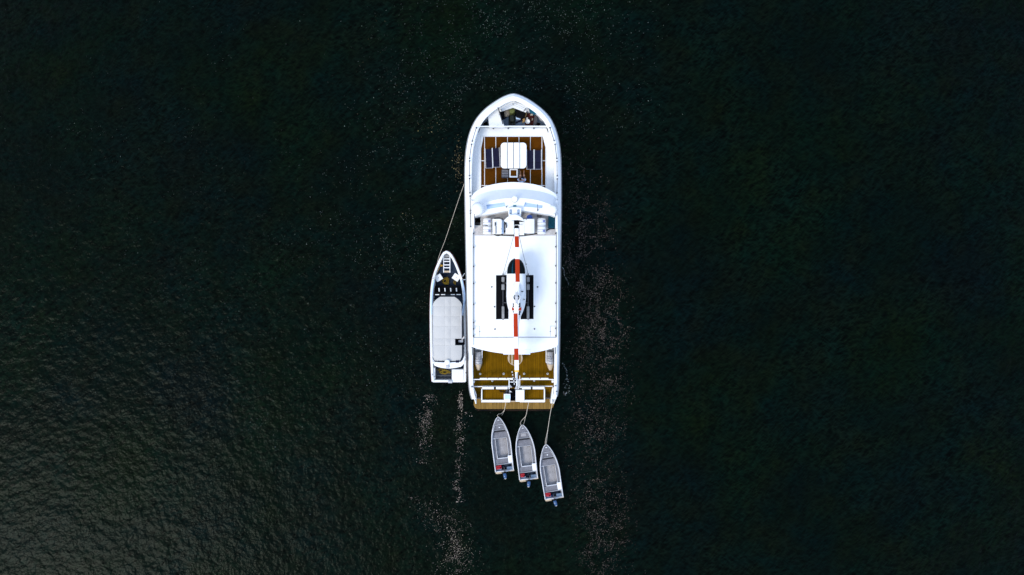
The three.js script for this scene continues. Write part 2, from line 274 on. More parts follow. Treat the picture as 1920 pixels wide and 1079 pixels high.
// --- superstructure
const brow = { o: [[884.5, 374], [885.6, 366], [902, 353], [928.7, 345], [965, 341.8], [1004.6, 346.5], [1026, 354], [1044, 366], [1045.5, 374]],
  l: [[886.5, 378], [891, 369.5], [906, 362], [930, 356.8], [965, 354.6], [1000, 357], [1024, 361.8], [1040.5, 369.5], [1044, 378]],
  a: [[890, 394], [894, 388], [904, 382], [932, 373.8], [965, 371.2], [1000, 373.8], [1022, 379.5], [1037.5, 387], [1041, 394]],
  b: [[890, 406], [897, 403.5], [915, 401.8], [951, 395.2], [965, 394.2], [981, 395.2], [1017, 400.6], [1034, 403], [1041, 406]] };
const arc = (k, h, n = 36) => smooth(brow[k], n).map(p => P(p[0], p[1], h));
const stairHole = rectP(889, 404.8, 901, 423.2);
{
  const plan = [...smooth(brow.l, 24), [1045.3, 400], [1045.5, 632], [886, 632], [885, 400]];
  Y('upper_deck', prism(plan, UD, UD - 0.28, 0, [stairHole]), M.deckWhite);
  Y('flybridge_floor', prism([[889.6, 424.4], [889.6, 442], [1041.6, 442], [1041.6, 392], [902, 392], [902, 424.4]], UD + 0.006, UD + 0.001), M.nonSlip);
  const ov = smooth([[884.2, 651], [905, 657], [935, 662.5], [965, 664.8], [995, 662.5], [1025, 657], [1045, 650]], 30);
  Y('aft_overhang', prism([[885, 633.2], ...ov, [1046.8, 646], [1046.8, 633.2]], UD + 0.02, UD - 0.26, 0.05), M.white);
  Y('deck_gutter', pbox(886.5, 631.4, 1045.5, 633.8, UD - 0.04, UD - 0.1, 0), M.grey);
  // deckhouse walls below
  const wx = 2.45, z0 = Z(346, 4.6) + 0.25, z1 = Z(652, 3.9);
  const front = smooth([[-wx - 0.25, z0 + 0.95], [-1.6, z0 + 0.28], [0.08, z0], [1.75, z0 + 0.28], [wx + 0.4, z0 + 0.95]], 20);
  const house = Y('deckhouse', prismW([...front, [wx + 0.15, z1], [-wx, z1], [-wx, Z(424, 3.9)], [X(902.4, 3.9), Z(424, 3.9)], [X(902.4, 3.9), Z(403.6, 3.9)], [-wx - 0.2, Z(403.6, 3.9)]], UD - 0.28, 1.35), M.white);
  for (const [a, b] of [[1, 4], [5, 8], [9, 11], [12, 15], [16, 19]]) { const f = front.slice(a, b + 1); Y('window', loft([f.map(p => V(p[0], 3.15, p[1] - 0.012)), f.map(p => V(p[0], 3.8, p[1] - 0.012))]), M.glass, house); }
  for (const sx of [-1, 1]) for (let k = 0; k < 6; k++) { const z = lerp(z0 + 1.9, z1 - 1.2, k / 5); const xw = sx < 0 ? -wx - 0.008 - 0.25 * Math.max(0, 1 - k) * 0 : wx + 0.16 + 0.0; Y('window', box(sx < 0 ? xw - 0.05 : xw + 0.05, 3.2, z, 0.06, 0.6, 1.1, 0.02), M.glass, house); }
  Y('saloon_door', [box(-0.6, 2.4, z1 + 0.02, 1.3, 1.95, 0.05), box(0.75, 2.4, z1 + 0.02, 1.3, 1.95, 0.05)], M.glass, house);
  // brow over the wheelhouse
  Y('wheelhouse_brow', crease(loft([arc('l', 4.05), arc('o', 4.3), arc('o', 4.68), arc('o', 4.72).map((p, i, t) => p.clone().lerp(t[18], 0.012)), arc('l', 4.79), arc('a', 5.53)]), 0.35), M.white);
  const slots = [[[911, 384], [946, 379], [949, 387], [913, 393]], [[984, 379], [1018, 385], [1017.5, 391], [981.5, 388]]];
  const co = Y('flybridge_coaming', prism([...smooth(brow.a, 30), ...smooth(brow.b, 30).reverse()], 5.55, UD - 0.05, 0.02, slots), M.white);
  for (const s of slots) { const c = [s[0], s[1]].map(p => P(p[0], p[1], 5.36)), d = [s[3], s[2]].map(p => P(p[0], p[1], 5.52)); Y('slot_panel', loft([c, d]), M.paleBlue, co); }  // pale blue panel sloping up across each slot
  // low side walls of the flybridge and raised edges of the helicopter deck
  for (const q of [[884, 376, 889, 428], [1041.6, 376, 1046, 428]]) Y('side_coaming', pbox(...q, UD + 0.75, UD - 0.3, 0.03), M.white);
  for (const q of [[883.6, 428, 887.4, 648], [1043.6, 428, 1046.4, 646]]) Y('deck_lip', pbox(...q, UD + 0.11, UD - 0.3, 0.02), M.white);
  // stair shaft down from the flybridge; floor sheet and lower steps darkened as shade
  const st = Y('stairwell', [pbox(888, 404, 889, 424, UD - 0.02, 2.0, 0), pbox(901, 404, 902, 424, UD - 0.02, 2.0, 0), pbox(888, 403, 902, 404.4, UD - 0.02, 2.0, 0), pbox(888, 423.4, 902, 424, UD - 0.02, 2.0, 0), pbox(888, 403, 902, 424, 2.06, 2.01, 0)], M.darkWood);
  for (let k = 0; k < 6; k++) Y('step', pbox(889.2, 405 + k * 3.2, 900.8, (k ? 407.6 : 409.4) + k * 3.2, 3.95 - k * 0.33, 3.9 - k * 0.33, 0.01), k ? M.darkWood : M.blueGrey, st);
}
// --- flybridge equipment that is fixed to the yacht
{
  const dome = (px, py, r, h) => { const c = P(px, py, h); const t = Y('satellite_dome', lathe(V(c.x, h - r * 1.15, c.z), [[r * 0.55, 0], [r * 0.9, 0.08], [r, r * 0.75], [r, r * 1.15], ...Array.from({ length: 10 }, (_, i) => [r * Math.cos((i + 1) * Math.PI / 20) + 0.0001, r * 1.15 + r * Math.sin((i + 1) * Math.PI / 20)])], 32), M.white); Y('dome_stand', cyl(V(c.x, UD, c.z), r * 0.5, h - r * 1.15 - UD + 0.02, 16), M.white, t); };
  dome(896.3, 391.5, 0.45, 5.9); dome(1037, 393, 0.31, 5.75);
  const rd = P(965, 373.2, 5.8); const radome = Y('radome', lathe(V(rd.x, 5.54, rd.z), [[0.12, 0], [0.14, 0.08], [0.205, 0.1], [0.205, 0.22], [0.18, 0.26], [0.0001, 0.28]], 28), M.white);
  Y('radome_base', cyl(V(rd.x, 5.52, rd.z), 0.215, 0.11, 24), M.grey, radome);
  Y('coaming_hatch', pbox(962, 384.6, 968, 387.6, 5.58, 5.54, 0.01), M.tealGlass);
  // radar mast with its two side wings
  const mast = Y('radar_mast', prism([[952.4, 390], [960, 388.6], [970, 388.6], [978, 390], [977, 404], [972, 409], [959, 409], [953.6, 404]], 5.85, UD, 0.05), M.white);
  for (const px of [957.3, 972]) { Y('vent_panel', pbox(px - 2.3, 393.4, px + 2.3, 402.4, 5.865, 5.84, 0.004), M.paleBlue, mast); Y('vent_grille', [pbox(px - 1.5, 393.8, px - 1.0, 400, 5.90, 5.86, 0), pbox(px + 1.0, 393.8, px + 1.5, 400, 5.90, 5.86, 0), pbox(px - 1.5, 393.4, px + 1.5, 394, 5.90, 5.86, 0), pbox(px - 1.7, 399.6, px + 1.7, 401, 5.9, 5.86, 0)], M.railDark, mast); }
  const cres = [...smooth([[945.4, 413], [951, 407.5], [958, 403.6], [964, 402.2], [971, 403.8], [978, 408], [983.4, 413]], 18), ...smooth([[982.6, 415], [976, 413.2], [968, 412.6], [958, 413.8], [949, 416], [945.8, 415.6]], 14)];
  Y('mast_wing', prism(cres, 6.1, 5.9, 0.04), M.white, mast);
  Y('engine_duct', [pbox(948, 414, 963.8, 438, 4.95, UD, 0.03)], M.white);
  Y('duct_box', [pbox(974, 416, 983, 440.5, 4.75, UD, 0.03)], M.white);
  Y('exhaust_mouth', prism([[964, 414.4], [970, 413.4], [981, 414.6], [980.6, 419], [974, 421.2], [964.4, 421.6]], 4.7, UD, 0.02), M.black);
  Y('console_strip', pbox(963.6, 421.6, 978, 423, 4.85, UD, 0.01), M.white);
  const lock = (x0, y0, x1, y1, h) => { const l = Y('deck_locker', pbox(x0, y0, x1, y1, h - 0.08, UD, 0.03), M.white); Y('locker_lid', pbox(x0 - 0.5, y0 - 0.4, x1 + 0.5, y1 + 0.4, h, h - 0.075, 0.03), M.white, l); return l; };
  const l1 = lock(923.8, 411, 940.5, 438, 5.0); Y('locker_side', pbox(941.2, 411.5, 944.2, 437.5, 4.8, UD, 0.02), M.paleBlue, l1);
  for (const q of [[939, 411.6, 940.2, 412.8], [939.4, 429, 940.4, 430]]) Y('locker_hinge', pbox(...q, 5.03, 4.98, 0), M.railDark, l1);
  Y('aerial_mount', [pbox(927.6, 417, 929.4, 423.4, 5.12, 4.98, 0.01), pbox(929.2, 424, 930.2, 438, 5.06, 4.98, 0.01)], M.black, l1);
  const l2 = lock(983.6, 411, 1001.6, 437, 5.0); Y('locker_hinge', pbox(985.8, 411.4, 987.2, 412.6, 5.03, 4.98, 0), M.railDark, l2); Y('cable_clamp', pbox(983.4, 439, 985, 441, 4.6, 4.2, 0), M.railDark);
  const bb = P(993, 408.5, 4.8); Y('blue_drum', cyl(V(bb.x, UD, bb.z), 0.21, 0.6, 20), M.blueDeep, yacht, 'blue drum behind the flybridge locker');
  const cw = P(934.5, 413, 4.75); Y('cable_hoop', tube([P(924, 415, 4.9), P(927, 410.5, 4.95), P(934, 408.8, 4.97), P(941, 410.2, 4.95), P(944, 413, 4.9)], 0.035, 20), M.black);
  const tp = Y('teal_cover', pbox(1028.2, 401, 1041.2, 428, UD + 0.32, UD, 0.03), M.teal);
  for (let k = 0; k < 5; k++) Y('cover_rib', pbox(1028.8, 404 + k * 5, 1040.8, 405 + k * 5, UD + 0.345, UD + 0.31, 0.008), M.teal, tp);
  Y('whip_aerial', [bar(P(1008.3, 395, 5.54), P(1008.2, 383.4, 6.8), 0.018), bar(P(1008.3, 395.5, 5.54), P(1008.3, 392, 5.8), 0.035)], M.black);
  Y('rail_bracket', pbox(948.6, 386.8, 950, 389, 5.7, 5.5, 0.01), M.darkGrey); Y('rail_bracket', pbox(979, 390, 981.4, 394.4, 5.5, 4.6, 0.01), M.darkGrey);
  Y('junction_box', pbox(1007.6, 401, 1016, 405.6, 4.6, UD, 0.02), M.darkGrey);
}
// --- bow well
{
  const wy = 3.3;
  const gang = Y('mooring_platform', prism([[914.6, 215.5], [932, 201], [935, 205.5], [945.4, 236], [947, 239.5], [917.6, 239.5]], wy, wy - 0.08, 0.015), M.deckWhite);
  Y('bow_platform', prism([[932.8, 200.4], [946, 193.8], [960, 188.6], [975, 193.8], [991, 200.6], [986, 210.6], [962, 201.6], [938, 209.4]], wy + 0.1, wy - 0.02, 0.015), M.deckWhite);
  for (const s of [[[939, 204.5], [961.5, 193.8]], [[941, 206.5], [961.5, 197]], [[985.5, 203], [963, 193.8]], [[984, 206], [963, 197]]]) Y('platform_rail', bar(P(s[0][0], s[0][1], wy + 0.7), P(s[1][0], s[1][1], wy + 0.75), 0.018), M.steel);
  for (const [x, y] of [[939, 205.5], [962, 195], [985, 204.5], [940.5, 207.5], [983.5, 207]]) Y('rail_post', [bar(P(x, y, wy + 0.1), P(x, y - 0.4, wy + 0.78), 0.028), bar(P(x, y, wy + 0.1), P(x + (x < 962 ? 2 : x > 963 ? -2 : 0), y + 2, wy + 0.5), 0.02)], M.railDark);
  Y('hand_rail', [bar(P(933.4, 201, wy + 0.75), P(942.4, 232.5, wy + 0.75), 0.022), bar(P(934.6, 201.5, wy + 0.4), P(943.2, 232.5, wy + 0.4), 0.016), ...[[933.4, 201], [936.3, 211], [936, 215.2], [942.4, 232.5]].map(([x, y]) => bar(P(x, y, wy), P(x, y, wy + 0.75), 0.025))], M.railDark);
  Y('keel_walkway', pbox(953.8, 207, 966.6, 238.5, 2.2, 2.1, 0.01), M.greenBlack);
  for (const y of [214, 224, 233]) Y('walkway_fitting', pbox(959.4, y - 1.4, 961.6, y + 1.4, 2.34, 2.19, 0.01), M.darkGrey);
  const cap = P(960, 207, 2.9); const wl = Y('windlass', lathe(V(cap.x, 2.2, cap.z), [[0.26, 0], [0.26, 0.1], [0.14, 0.2], [0.13, 0.5], [0.2, 0.62], [0.2, 0.7], [0.0001, 0.72]], 20), M.olive); Y('windlass_motor', box(cap.x, 2.45, cap.z + 0.5, 0.34, 0.4, 0.5, 0.08), M.greenBlack, wl);
  Y('chain_locker', prism([[937.4, 209.6], [945, 207.6], [946, 216], [942, 222], [939.8, 220]], 2.75, 2.1, 0.05), M.black); Y('chain_locker', prism([[967, 204.4], [986, 211.4], [984, 219.4], [978, 222], [968, 219]], 2.75, 2.1, 0.05), M.black);
  Y('floor_hatch', prism([[944.6, 222], [953.2, 214.6], [953.2, 216], [945, 224]], 2.24, 2.1, 0.01), M.navy); Y('floor_hatch', prism([[967.4, 228.4], [982, 221.6], [982.6, 225], [967.4, 230.6]], 2.3, 2.1, 0.02), M.navy);
  Y('ledge', prism([[1003, 214], [1008, 220], [1006, 238], [999, 238], [1001, 226]], 2.5, 2.1, 0.03), M.darkGrey);
  Y('mooring_bollard', [cyl(P(910, 234.6, 2.1).setY(2.1), 0.1, 0.5, 14), cyl(P(912.6, 234, 2.1).setY(2.1), 0.1, 0.5, 14), bar(P(908, 234.8, 2.45), P(914, 233.8, 2.45), 0.05)], M.black);
  Y('mooring_bollard', [cyl(P(1008, 235.4, 2.1).setY(2.1), 0.1, 0.5, 14), cyl(P(1010.6, 235.6, 2.1).setY(2.1), 0.1, 0.5, 14), bar(P(1006, 235.2, 2.45), P(1012.5, 235.8, 2.45), 0.05)], M.black);
  Y('well_bulkhead', prismW(deckOutline(zWell - 0.14, zWell - 0.02, 0.3, 2), FD + 0.03, 2.0), M.white);
}
// --- railings
{
  const rail = (pts, h0, rh, m = M.railDark, r = 0.024, posts = null) => { const t = Y('guard_rail', poly(pts.map(([x, y, h]) => P(x, y, (h ?? h0) + rh)), r), m); for (const [x, y, h] of posts || pts) Y('rail_post', [bar(P(x, y, h ?? h0), P(x, y, (h ?? h0) + rh), r), cyl(P(x, y, (h ?? h0)), r * 2.2, 0.05, 10)], M.railDark, t); return t; };
  rail([[896, 237.4], [1027, 237.4]], FD, 0.95, M.white, 0.03, [[897, 240.8], [925, 240.8], [953, 240.8], [981, 240.8], [1001, 240.8], [1026.5, 240.8]]);
  Y('guard_rail', bar(P(896, 240.4, FD + 0.5), P(1027, 240.4, FD + 0.5), 0.016), M.steel);
  for (const s of [[[893, 240], [885.3, 265]], [[884, 271], [880.3, 297.5]], [[880.1, 302], [880, 330]], [[880.2, 335], [881, 362]], [[881.4, 368], [881.8, 396]], [[882, 400], [882.6, 425]], [[1031.4, 240], [1039, 264]], [[1040.8, 271], [1044, 297.5]], [[1044.3, 303], [1044.8, 330]], [[1044.9, 336], [1044.4, 362]]])
    rail(s.map(([x, y]) => [x, y, table(CAPH, y) - 0.01]), 0, 0.3);
  rail([[893, 239.6, 3.78], [896, 241.5, 3.2]], 0, 0.3); rail([[1031, 239.6, 3.78], [1028, 241, 3.2]], 0, 0.3);
  // stanchions and lowered safety net along both sides of the helicopter deck
  for (const [px, ys] of [[887.8, [438, 464, 500, 532, 571, 605, 617, 630]], [1042.2, [438, 463, 499, 531, 569, 604, 616, 630]]]) {
    const t = Y('deck_edge_rail', bar(P(px - (px < 960 ? 0.9 : -0.9), 436, UD + 0.12), P(px - (px < 960 ? 0.9 : -0.9), 633, UD + 0.12), 0.02), M.railDark);
    for (const y of ys) Y('stanchion', [box(P(px, y, UD + 0.12).x, UD + 0.1, P(px, y, UD).z, 0.09, 0.16, 0.09, 0.02), bar(P(px - 1, y, UD + 0.2), P(px + 1, y, UD + 0.2), 0.02)], M.railDark, t);
  }
}
// --- helicopter deck fittings
for (const [x, y] of [[922, 538.4], [1008, 538.4], [927.4, 575.6], [1002.2, 575], [928, 617.6], [1002.2, 617.2]]) Y('tie_down', [cyl(P(x, y, UD).setY(UD), 0.052, 0.03, 14), bar(P(x - 0.8, y, UD + 0.04), P(x + 0.8, y, UD + 0.04), 0.018)], M.black);
for (const [x0, x1, s] of [[888.6, 899, 1], [1032.2, 1042, -1]]) { const t = Y('flush_hatch', pbox(x0, 612, x1, 631, UD + 0.012, UD + 0.001, 0.003), M.deckWhite); Y('hatch_seam', [pbox(x0, 611.6, x1, 612.1, UD + 0.016, UD + 0.0, 0), s > 0 ? pbox(x1, 612, x1 + 0.5, 631, UD + 0.016, UD + 0.0, 0) : pbox(x0 - 0.5, 612, x0, 631, UD + 0.016, UD + 0.0, 0)], M.grey, t); Y('hatch_latch', pbox(s > 0 ? x1 - 1 : x0 - 1.6, 621.6, s > 0 ? x1 + 1.6 : x0 + 1, 622.4, UD + 0.03, UD, 0), M.railDark, t); }
// --- aft deck, benches, steps and bathing platform
{
  // raised teak platform and low bathing platform
  const zP = PL;
  const pf = Y('bathing_platform', prism([[891, 724], [1039, 724], [1039, 758], ...smooth([[1038.6, 760], [1036, 765.4], [1030.5, 767.6]], 6), ...smooth([[895.5, 767.6], [890.5, 765], [888, 759]], 6)], zP, zP - 0.12, 0.02), M.teakPale);
  Y('platform_edge', tube([P(888.2, 758, zP - 0.09), P(890.2, 765.2, zP - 0.09), P(895.5, 768.4, zP - 0.09), P(930, 768.6, zP - 0.09), P(963, 768.6, zP - 0.09), P(1000, 768.6, zP - 0.09), P(1030.5, 768.4, zP - 0.09), P(1036.6, 765.6, zP - 0.09), P(1039.4, 758, zP - 0.09)], 0.07, 50), M.rubber, pf);
  Y('platform_ledge', prism([[888.5, 757], [1039, 757], [1036, 768.6], [1029, 771], [897, 771], [890.5, 768.6]], 0.26, 0.1, 0.03), M.darkWood, pf);
  const rb = Y('raised_platform', [pbox(903, 729, 954, 753, 1.1, zP, 0.02), pbox(974, 729, 1022, 753, 1.1, zP, 0.02)], M.teak);
  for (const q of [[902, 750.4, 956, 755], [974.6, 750.4, 1021.6, 755], [902, 727, 904.4, 754], [1019.8, 727, 1022.2, 754]]) Y('white_curb', pbox(...q, 1.32, zP, 0.03), M.white, rb);
  // bench run A on the aft deck rail, bench run B at the transom
  const hA = 2.25, hB = 2.1;
  const tr = Y('transom_rail', [pbox(886, 711.2, 1041.5, 713, hA - 0.12, hA - 0.22, 0.02)], M.white);
  for (const [a, b] of [[899.6, 913.6], [914.6, 933.6], [934.8, 949.4], [950.6, 966], [977.8, 992.6], [993.8, 1012.6], [1014, 1028.6]]) Y('rail_cushion', pbox(a, 709.2, b, 711.6, hA, hA - 0.12, 0.03), M.white, tr);
  for (const x of [886.6, 899, 914, 934, 950.4, 977, 993.4, 1013.2, 1029, 1041]) Y('rail_post', bar(P(x, 711.6, MD), P(x, 711.6, hA - 0.1), 0.035), M.white, tr);
  const bn = Y('transom_bench', [pbox(904, 725, 954, 727, hB - 0.2, MD - 0.6, 0.02), pbox(974, 725, 1021, 727, hB - 0.2, MD - 0.6, 0.02), pbox(887.5, 724.6, 904.5, 726.4, hB - 0.35, hB - 0.45, 0.02), pbox(1021, 724, 1036.5, 725.6, hB - 0.35, hB - 0.45, 0.02)], M.white);
  for (const [a, b] of [[904.4, 926.2], [930, 951.8], [979, 995.4], [998.6, 1021]]) Y('bench_cushion', pbox(a, 725.4, b, 730.6, hB, hB - 0.16, 0.045), M.white, bn);
  for (const x of [928, 997]) Y('cushion_strap', [bar(P(x - 1.3, 726, hB - 0.02), P(x + 1.3, 730, hB - 0.02), 0.03), bar(P(x + 1.3, 726, hB - 0.02), P(x - 1.3, 730, hB - 0.02), 0.03)], M.black, bn);
  for (const sgn of [-1, 1]) for (let k = 0; k < 3; k++) { const a = sgn < 0 ? [890.5, 902] : [1022.5, 1034.5]; Y('step', pbox(a[0], 727.4 + k * 4, a[1], 731 + k * 4, 1.22 - k * 0.24, 1.15 - k * 0.24, 0.01), M.teak); }
  for (const [x, y] of [[900.3, 701.6], [944.4, 701.4], [982.8, 701.4], [1026.8, 701.4], [923, 714.6], [1001.4, 714.2]]) { const c = P(x, y, MD); const r = new THREE.TorusGeometry(0.06, 0.022, 8, 14); r.rotateX(Math.PI / 2); r.translate(c.x, MD + 0.02, c.z); Y('deck_ring', r, M.white); }
  Y('corner_locker', [pbox(886.5, 714, 889.6, 718.6, 1.85, MD, 0.02), pbox(1034.6, 713.6, 1038.6, 718, 1.85, MD, 0.02)], M.white);
  // centre gear: open well, frame and white housings
  Y('engine_well', [pbox(954.4, 714, 973.6, 727, MD + 0.05, MD - 0.6, 0.02), pbox(954.6, 727, 973.8, 752, 0.9, PL, 0.02)], M.black);
  Y('well_frame', [bar(P(954.6, 713, 2.2), P(954.6, 730, 2.0), 0.04), bar(P(971.6, 713, 2.2), P(971.6, 730, 2.0), 0.04), bar(P(974.6, 705, 2.6), P(974.6, 728, 2.0), 0.03), bar(P(954.6, 716.8, 2.0), P(968, 716.8, 2.0), 0.04), bar(P(974.6, 727.4, 2.1), P(982, 727.4, 2.1), 0.03)], M.white);
  Y('lift_bracket', [prism([[956, 721.5], [960.4, 727], [956, 727.4]], 1.8, 1.7), prism([[968.8, 721.5], [969.8, 730.4], [965, 730]], 1.8, 1.7), prism([[955, 732], [960, 735.6], [955.4, 736.6]], 1.6, 1.5)], M.aluminium);
  Y('hose', tube([P(937.6, 731, 1.3), P(937.6, 734.6, 1.2), P(944, 735.4, 1.2), P(951, 735.2, 1.25)], 0.03, 16), M.black);
  Y('pump', [cyl(P(950.6, 733.6, 1.2).setY(1.1), 0.11, 0.35, 14), box(P(953.4, 735, 1.2).x, 1.3, P(953, 735, 1.2).z, 0.3, 0.3, 0.22, 0.05)], M.darkGrey);
  const h1 = Y('white_housing', pbox(944.6, 739.4, 957, 748.6, 1.7, PL, 0.03), M.white); Y('housing_lid', pbox(946.6, 741.6, 957.2, 748, 1.72, 1.69, 0.008), M.paleBlue, h1); Y('housing_step', pbox(944.8, 748.8, 957, 754.6, 1.45, PL, 0.03), M.white, h1);
  const h2 = Y('white_housing', pbox(966.8, 731.6, 983.4, 754, 1.8, PL, 0.04), M.white); Y('housing_foot', pbox(981.6, 751.8, 983.8, 754, 1.2, PL, 0.01), M.black, h2);
  Y('well_sill', pbox(957.6, 752.4, 966.6, 754.4, 1.2, PL, 0.02), M.cream);
  // quarter wings that close the hull beside the platform
  const sw = 0.14;
  Y('stair_screen', [bar(P(884.6, 728, 1.9), P(892.4, 757, 1.2), 0.05), bar(P(887.6, 727, 1.9), P(892.8, 741, 1.5), 0.035), bar(P(892.6, 741, 1.5), P(892.8, 756, 1.1), 0.03)], M.white);
  Y('stair_screen', [prism([[1036, 727], [1038.6, 727], [1035, 757], [1032.4, 757]], 1.7, PL, 0.02), bar(P(1041, 738, 1.9), P(1035.6, 756, 1.2), 0.05), bar(P(1044, 741, 1.9), P(1038, 757, 1.2), 0.04)], M.white);
  Y('quarter_cleat', [bar(P(882.5, 726, 2.3), P(887.5, 726, 2.3), 0.035), bar(P(885, 726, 2.1), P(885, 726, 2.3), 0.03)], M.railDark);
  Y('quarter_cleat', [bar(P(1040, 724, 2.3), P(1043.4, 724, 2.3), 0.035), bar(P(1042, 734.6, 2.2), P(1045.4, 734, 2.2), 0.03)], M.railDark);
  Y('overhang_bracket', [bar(P(885.4, 650, 3.2), P(885.4, 666, 2.7), 0.03), bar(P(884, 651.6, 3.2), P(888, 652, 3.2), 0.035), bar(P(1041.6, 664, 2.7), P(1041.6, 652, 3.0), 0.03)], M.railDark);
  Y('cradle_frame', [bar(P(904, 656, 2.0), P(904, 672, 2.0), 0.03), bar(P(1024, 657, 2.0), P(1024, 680, 2.0), 0.03), bar(P(1024, 680, 2.0), P(1030, 680, 2.0), 0.03)], M.white);
  Y('cradle_base', [pbox(889.4, 650, 903.6, 672, 1.62, MD, 0.03), pbox(1025.6, 650, 1039, 678, 1.62, MD, 0.03)], M.grey);
}

// ---------------------------------------------------------------- helicopter
{
  const base = P(968, 556, UD); const heli = thing('helicopter', 'white helicopter with red and white banded rotor blades on the yacht deck', 'helicopter', base);
  const Hp = (n, g, m, p, l) => part(heli, n, g, m, p, l);
  const HB = 5.35, CX = 967.8;
  // stations: chart y, half width (chart units at 5.4 m), top, bottom
  const st = [[483.8, 0.6, 5.25, 5.1], [485.5, 5.5, 5.48, 4.95], [489, 10.2, 5.72, 4.84], [495, 14, 5.94, 4.78], [503, 16.6, 6.08, 4.76], [512, 17.8, 6.16, 4.75], [522, 18.0, 6.2, 4.75], [540, 18.2, 6.22, 4.75], [556, 18.4, 6.22, 4.78], [568, 17.6, 6.2, 4.86], [578, 15.2, 6.15, 5.0], [586, 12.2, 6.08, 5.15], [594, 8.6, 5.98, 5.3], [601, 6.4, 5.9, 5.4], [612, 5.4, 5.86, 5.44]];
  const ring = ([py, hw, t, b], off = 0, a0 = 0, a1 = 2 * Math.PI, n = 32) => { const o = []; for (let i = 0; i <= n; i++) { const a = lerp(a0, a1, i / n), c = Math.cos(a), s = Math.sin(a), e = 0.78; const w = hw * S(HB) + off, hh = (t - b) / 2 + off; o.push(V(X(CX, HB) + w * Math.sign(c) * Math.pow(Math.abs(c), e), (t + b) / 2 + hh * Math.sign(s) * Math.pow(Math.abs(s), e), Z(py, HB) - (py < 484 ? off : 0))); } return o; };
  const interp = py => { const o = [py]; for (let k = 1; k < 4; k++) o.push(table(st.map(s => [s[0], s[k]]), py)); return o; };
  const pys = []; for (let k = 0; k <= 60; k++) pys.push(lerp(483.8, 612, Math.pow(k / 60, 1.4)));
  const body = Hp('fuselage', loft(pys.map(p => ring(interp(p)))), M.white);
  // windscreen: two dark panes following the nose
  for (const [a0, a1] of [[0.10 * Math.PI, 0.485 * Math.PI], [0.515 * Math.PI, 0.90 * Math.PI]]) { const r = []; for (let k = 0; k <= 18; k++) { const py = lerp(485.2, 514, k / 18); const sh = 0.045 * Math.PI * Math.pow(Math.max(0, (k - 12) / 6), 2); r.push(ring(interp(py), 0.012, a0 < 1 ? a0 + sh * (a0 < 0.4 * Math.PI ? 1 : 0) : a0, a1 - (a1 > 0.7 * Math.PI ? sh : 0), 14)); } Hp('windscreen', loft(r), M.glass, body); }
  { const r = []; for (let k = 0; k <= 10; k++) r.push(ring(interp(lerp(490, 513, k / 10)), 0.016, (0.61 - 0.004 * k) * Math.PI, (0.625 + 0.0 * k) * Math.PI, 3)); Hp('teal_strip', loft(r), M.teal, body); }  // narrow teal strip over one windscreen pane
  // side windows, door seams, handles
  for (const s of [-1, 1]) { const [a0, a1] = s > 0 ? [-0.09 * Math.PI, 0.05 * Math.PI] : [0.95 * Math.PI, 1.09 * Math.PI]; for (const [p0, p1] of [[518, 531], [534, 546]]) Hp('side_window', loft(Array.from({ length: 7 }, (_, k) => ring(interp(lerp(p0, p1, k / 6)), 0.008, a0, a1, 6))), M.glass, body); Hp('door_handle', box(X(CX + s * 18.6, HB), 5.5, Z(539, HB), 0.05, 0.05, 0.28, 0.02), M.railDark, body); Hp('mirror', box(X(CX + s * 18.9, HB), 5.3, Z(521, HB), 0.03, 0.12, 0.22, 0.012), M.railDark, body); }
  // engine cowling
  const cs = [[527, 1.5, 6.2], [532, 6.4, 6.34], [540, 8.6, 6.46], [552, 9.2, 6.52], [566, 8.8, 6.5], [580, 7.6, 6.4], [592, 5.6, 6.22], [601, 3.6, 6.02]];
  const cow = Hp('engine_cowling', loft(cs.map(([py, hw, t]) => { const o = []; for (let i = 0; i <= 16; i++) { const a = Math.PI * i / 16, c = Math.cos(a), s = Math.sin(a); o.push(V(X(CX + 0.4, 6.3) + hw * S(6.3) * Math.sign(c) * Math.pow(Math.abs(c), 0.7), 5.95 + (t - 5.95) * Math.pow(s, 0.5), Z(py, 6.3))); } return o; })), M.white);
  for (const [x, y, m, w = 2.1, l = 1.7] of [[963.6, 570.3, 'black'], [973.8, 570.3, 'black'], [963.4, 574.4, 'black'], [973.8, 574.4, 'black'], [961.9, 579.8, 'red', 2.1, 2.8], [974.8, 579.8, 'red', 2.8, 2.8], [962.4, 585.4, 'black', 1.1, 1.7], [974.6, 585.4, 'black', 1.7, 1.7], [973.8, 589.4, 'black', 1.5, 1.5], [979.2, 547, 'black', 2.1, 0.8], [983, 562, 'black', 0.9, 0.9]]) { const h = y === 547 || y === 562 ? 6.2 : table(cs.map(c => [c[0], c[2]]), y) - 0.06; Hp(m === 'red' ? 'red_panel' : 'intake_grille', pbox(x - w, y - l, x + w, y + l, h + 0.035, h - 0.2, 0.008), M[m], cow); }
  // mast and rotor
  const RH = 7.1, hub = P(968.6, 558, RH);
  const ringG = new THREE.TorusGeometry(0.24, 0.04, 10, 30); ringG.rotateX(Math.PI / 2); ringG.translate(X(968.6, 6.55), 6.54, Z(558, 6.55));
  Hp('mast_collar', [ringG], M.white); Hp('mast_well', cyl(V(X(968.6, 6.5), 6.4, Z(558, 6.5)), 0.23, 0.13, 24), M.black);
  Hp('rotor_mast', cyl(V(hub.x, 6.4, hub.z), 0.055, 0.72, 14), M.steel);
  const rot = Hp('rotor_hub', [box(hub.x, RH, hub.z, 0.2, 0.1, 0.34, 0.04), box(hub.x, RH, hub.z, 0.16, 0.07, 0.95, 0.03), bar(V(hub.x - 0.25, RH + 0.02, hub.z - 0.05), V(hub.x + 0.25, RH + 0.02, hub.z + 0.05), 0.025), cyl(V(hub.x, RH, hub.z), 0.09, 0.13, 14)], M.aluminium);
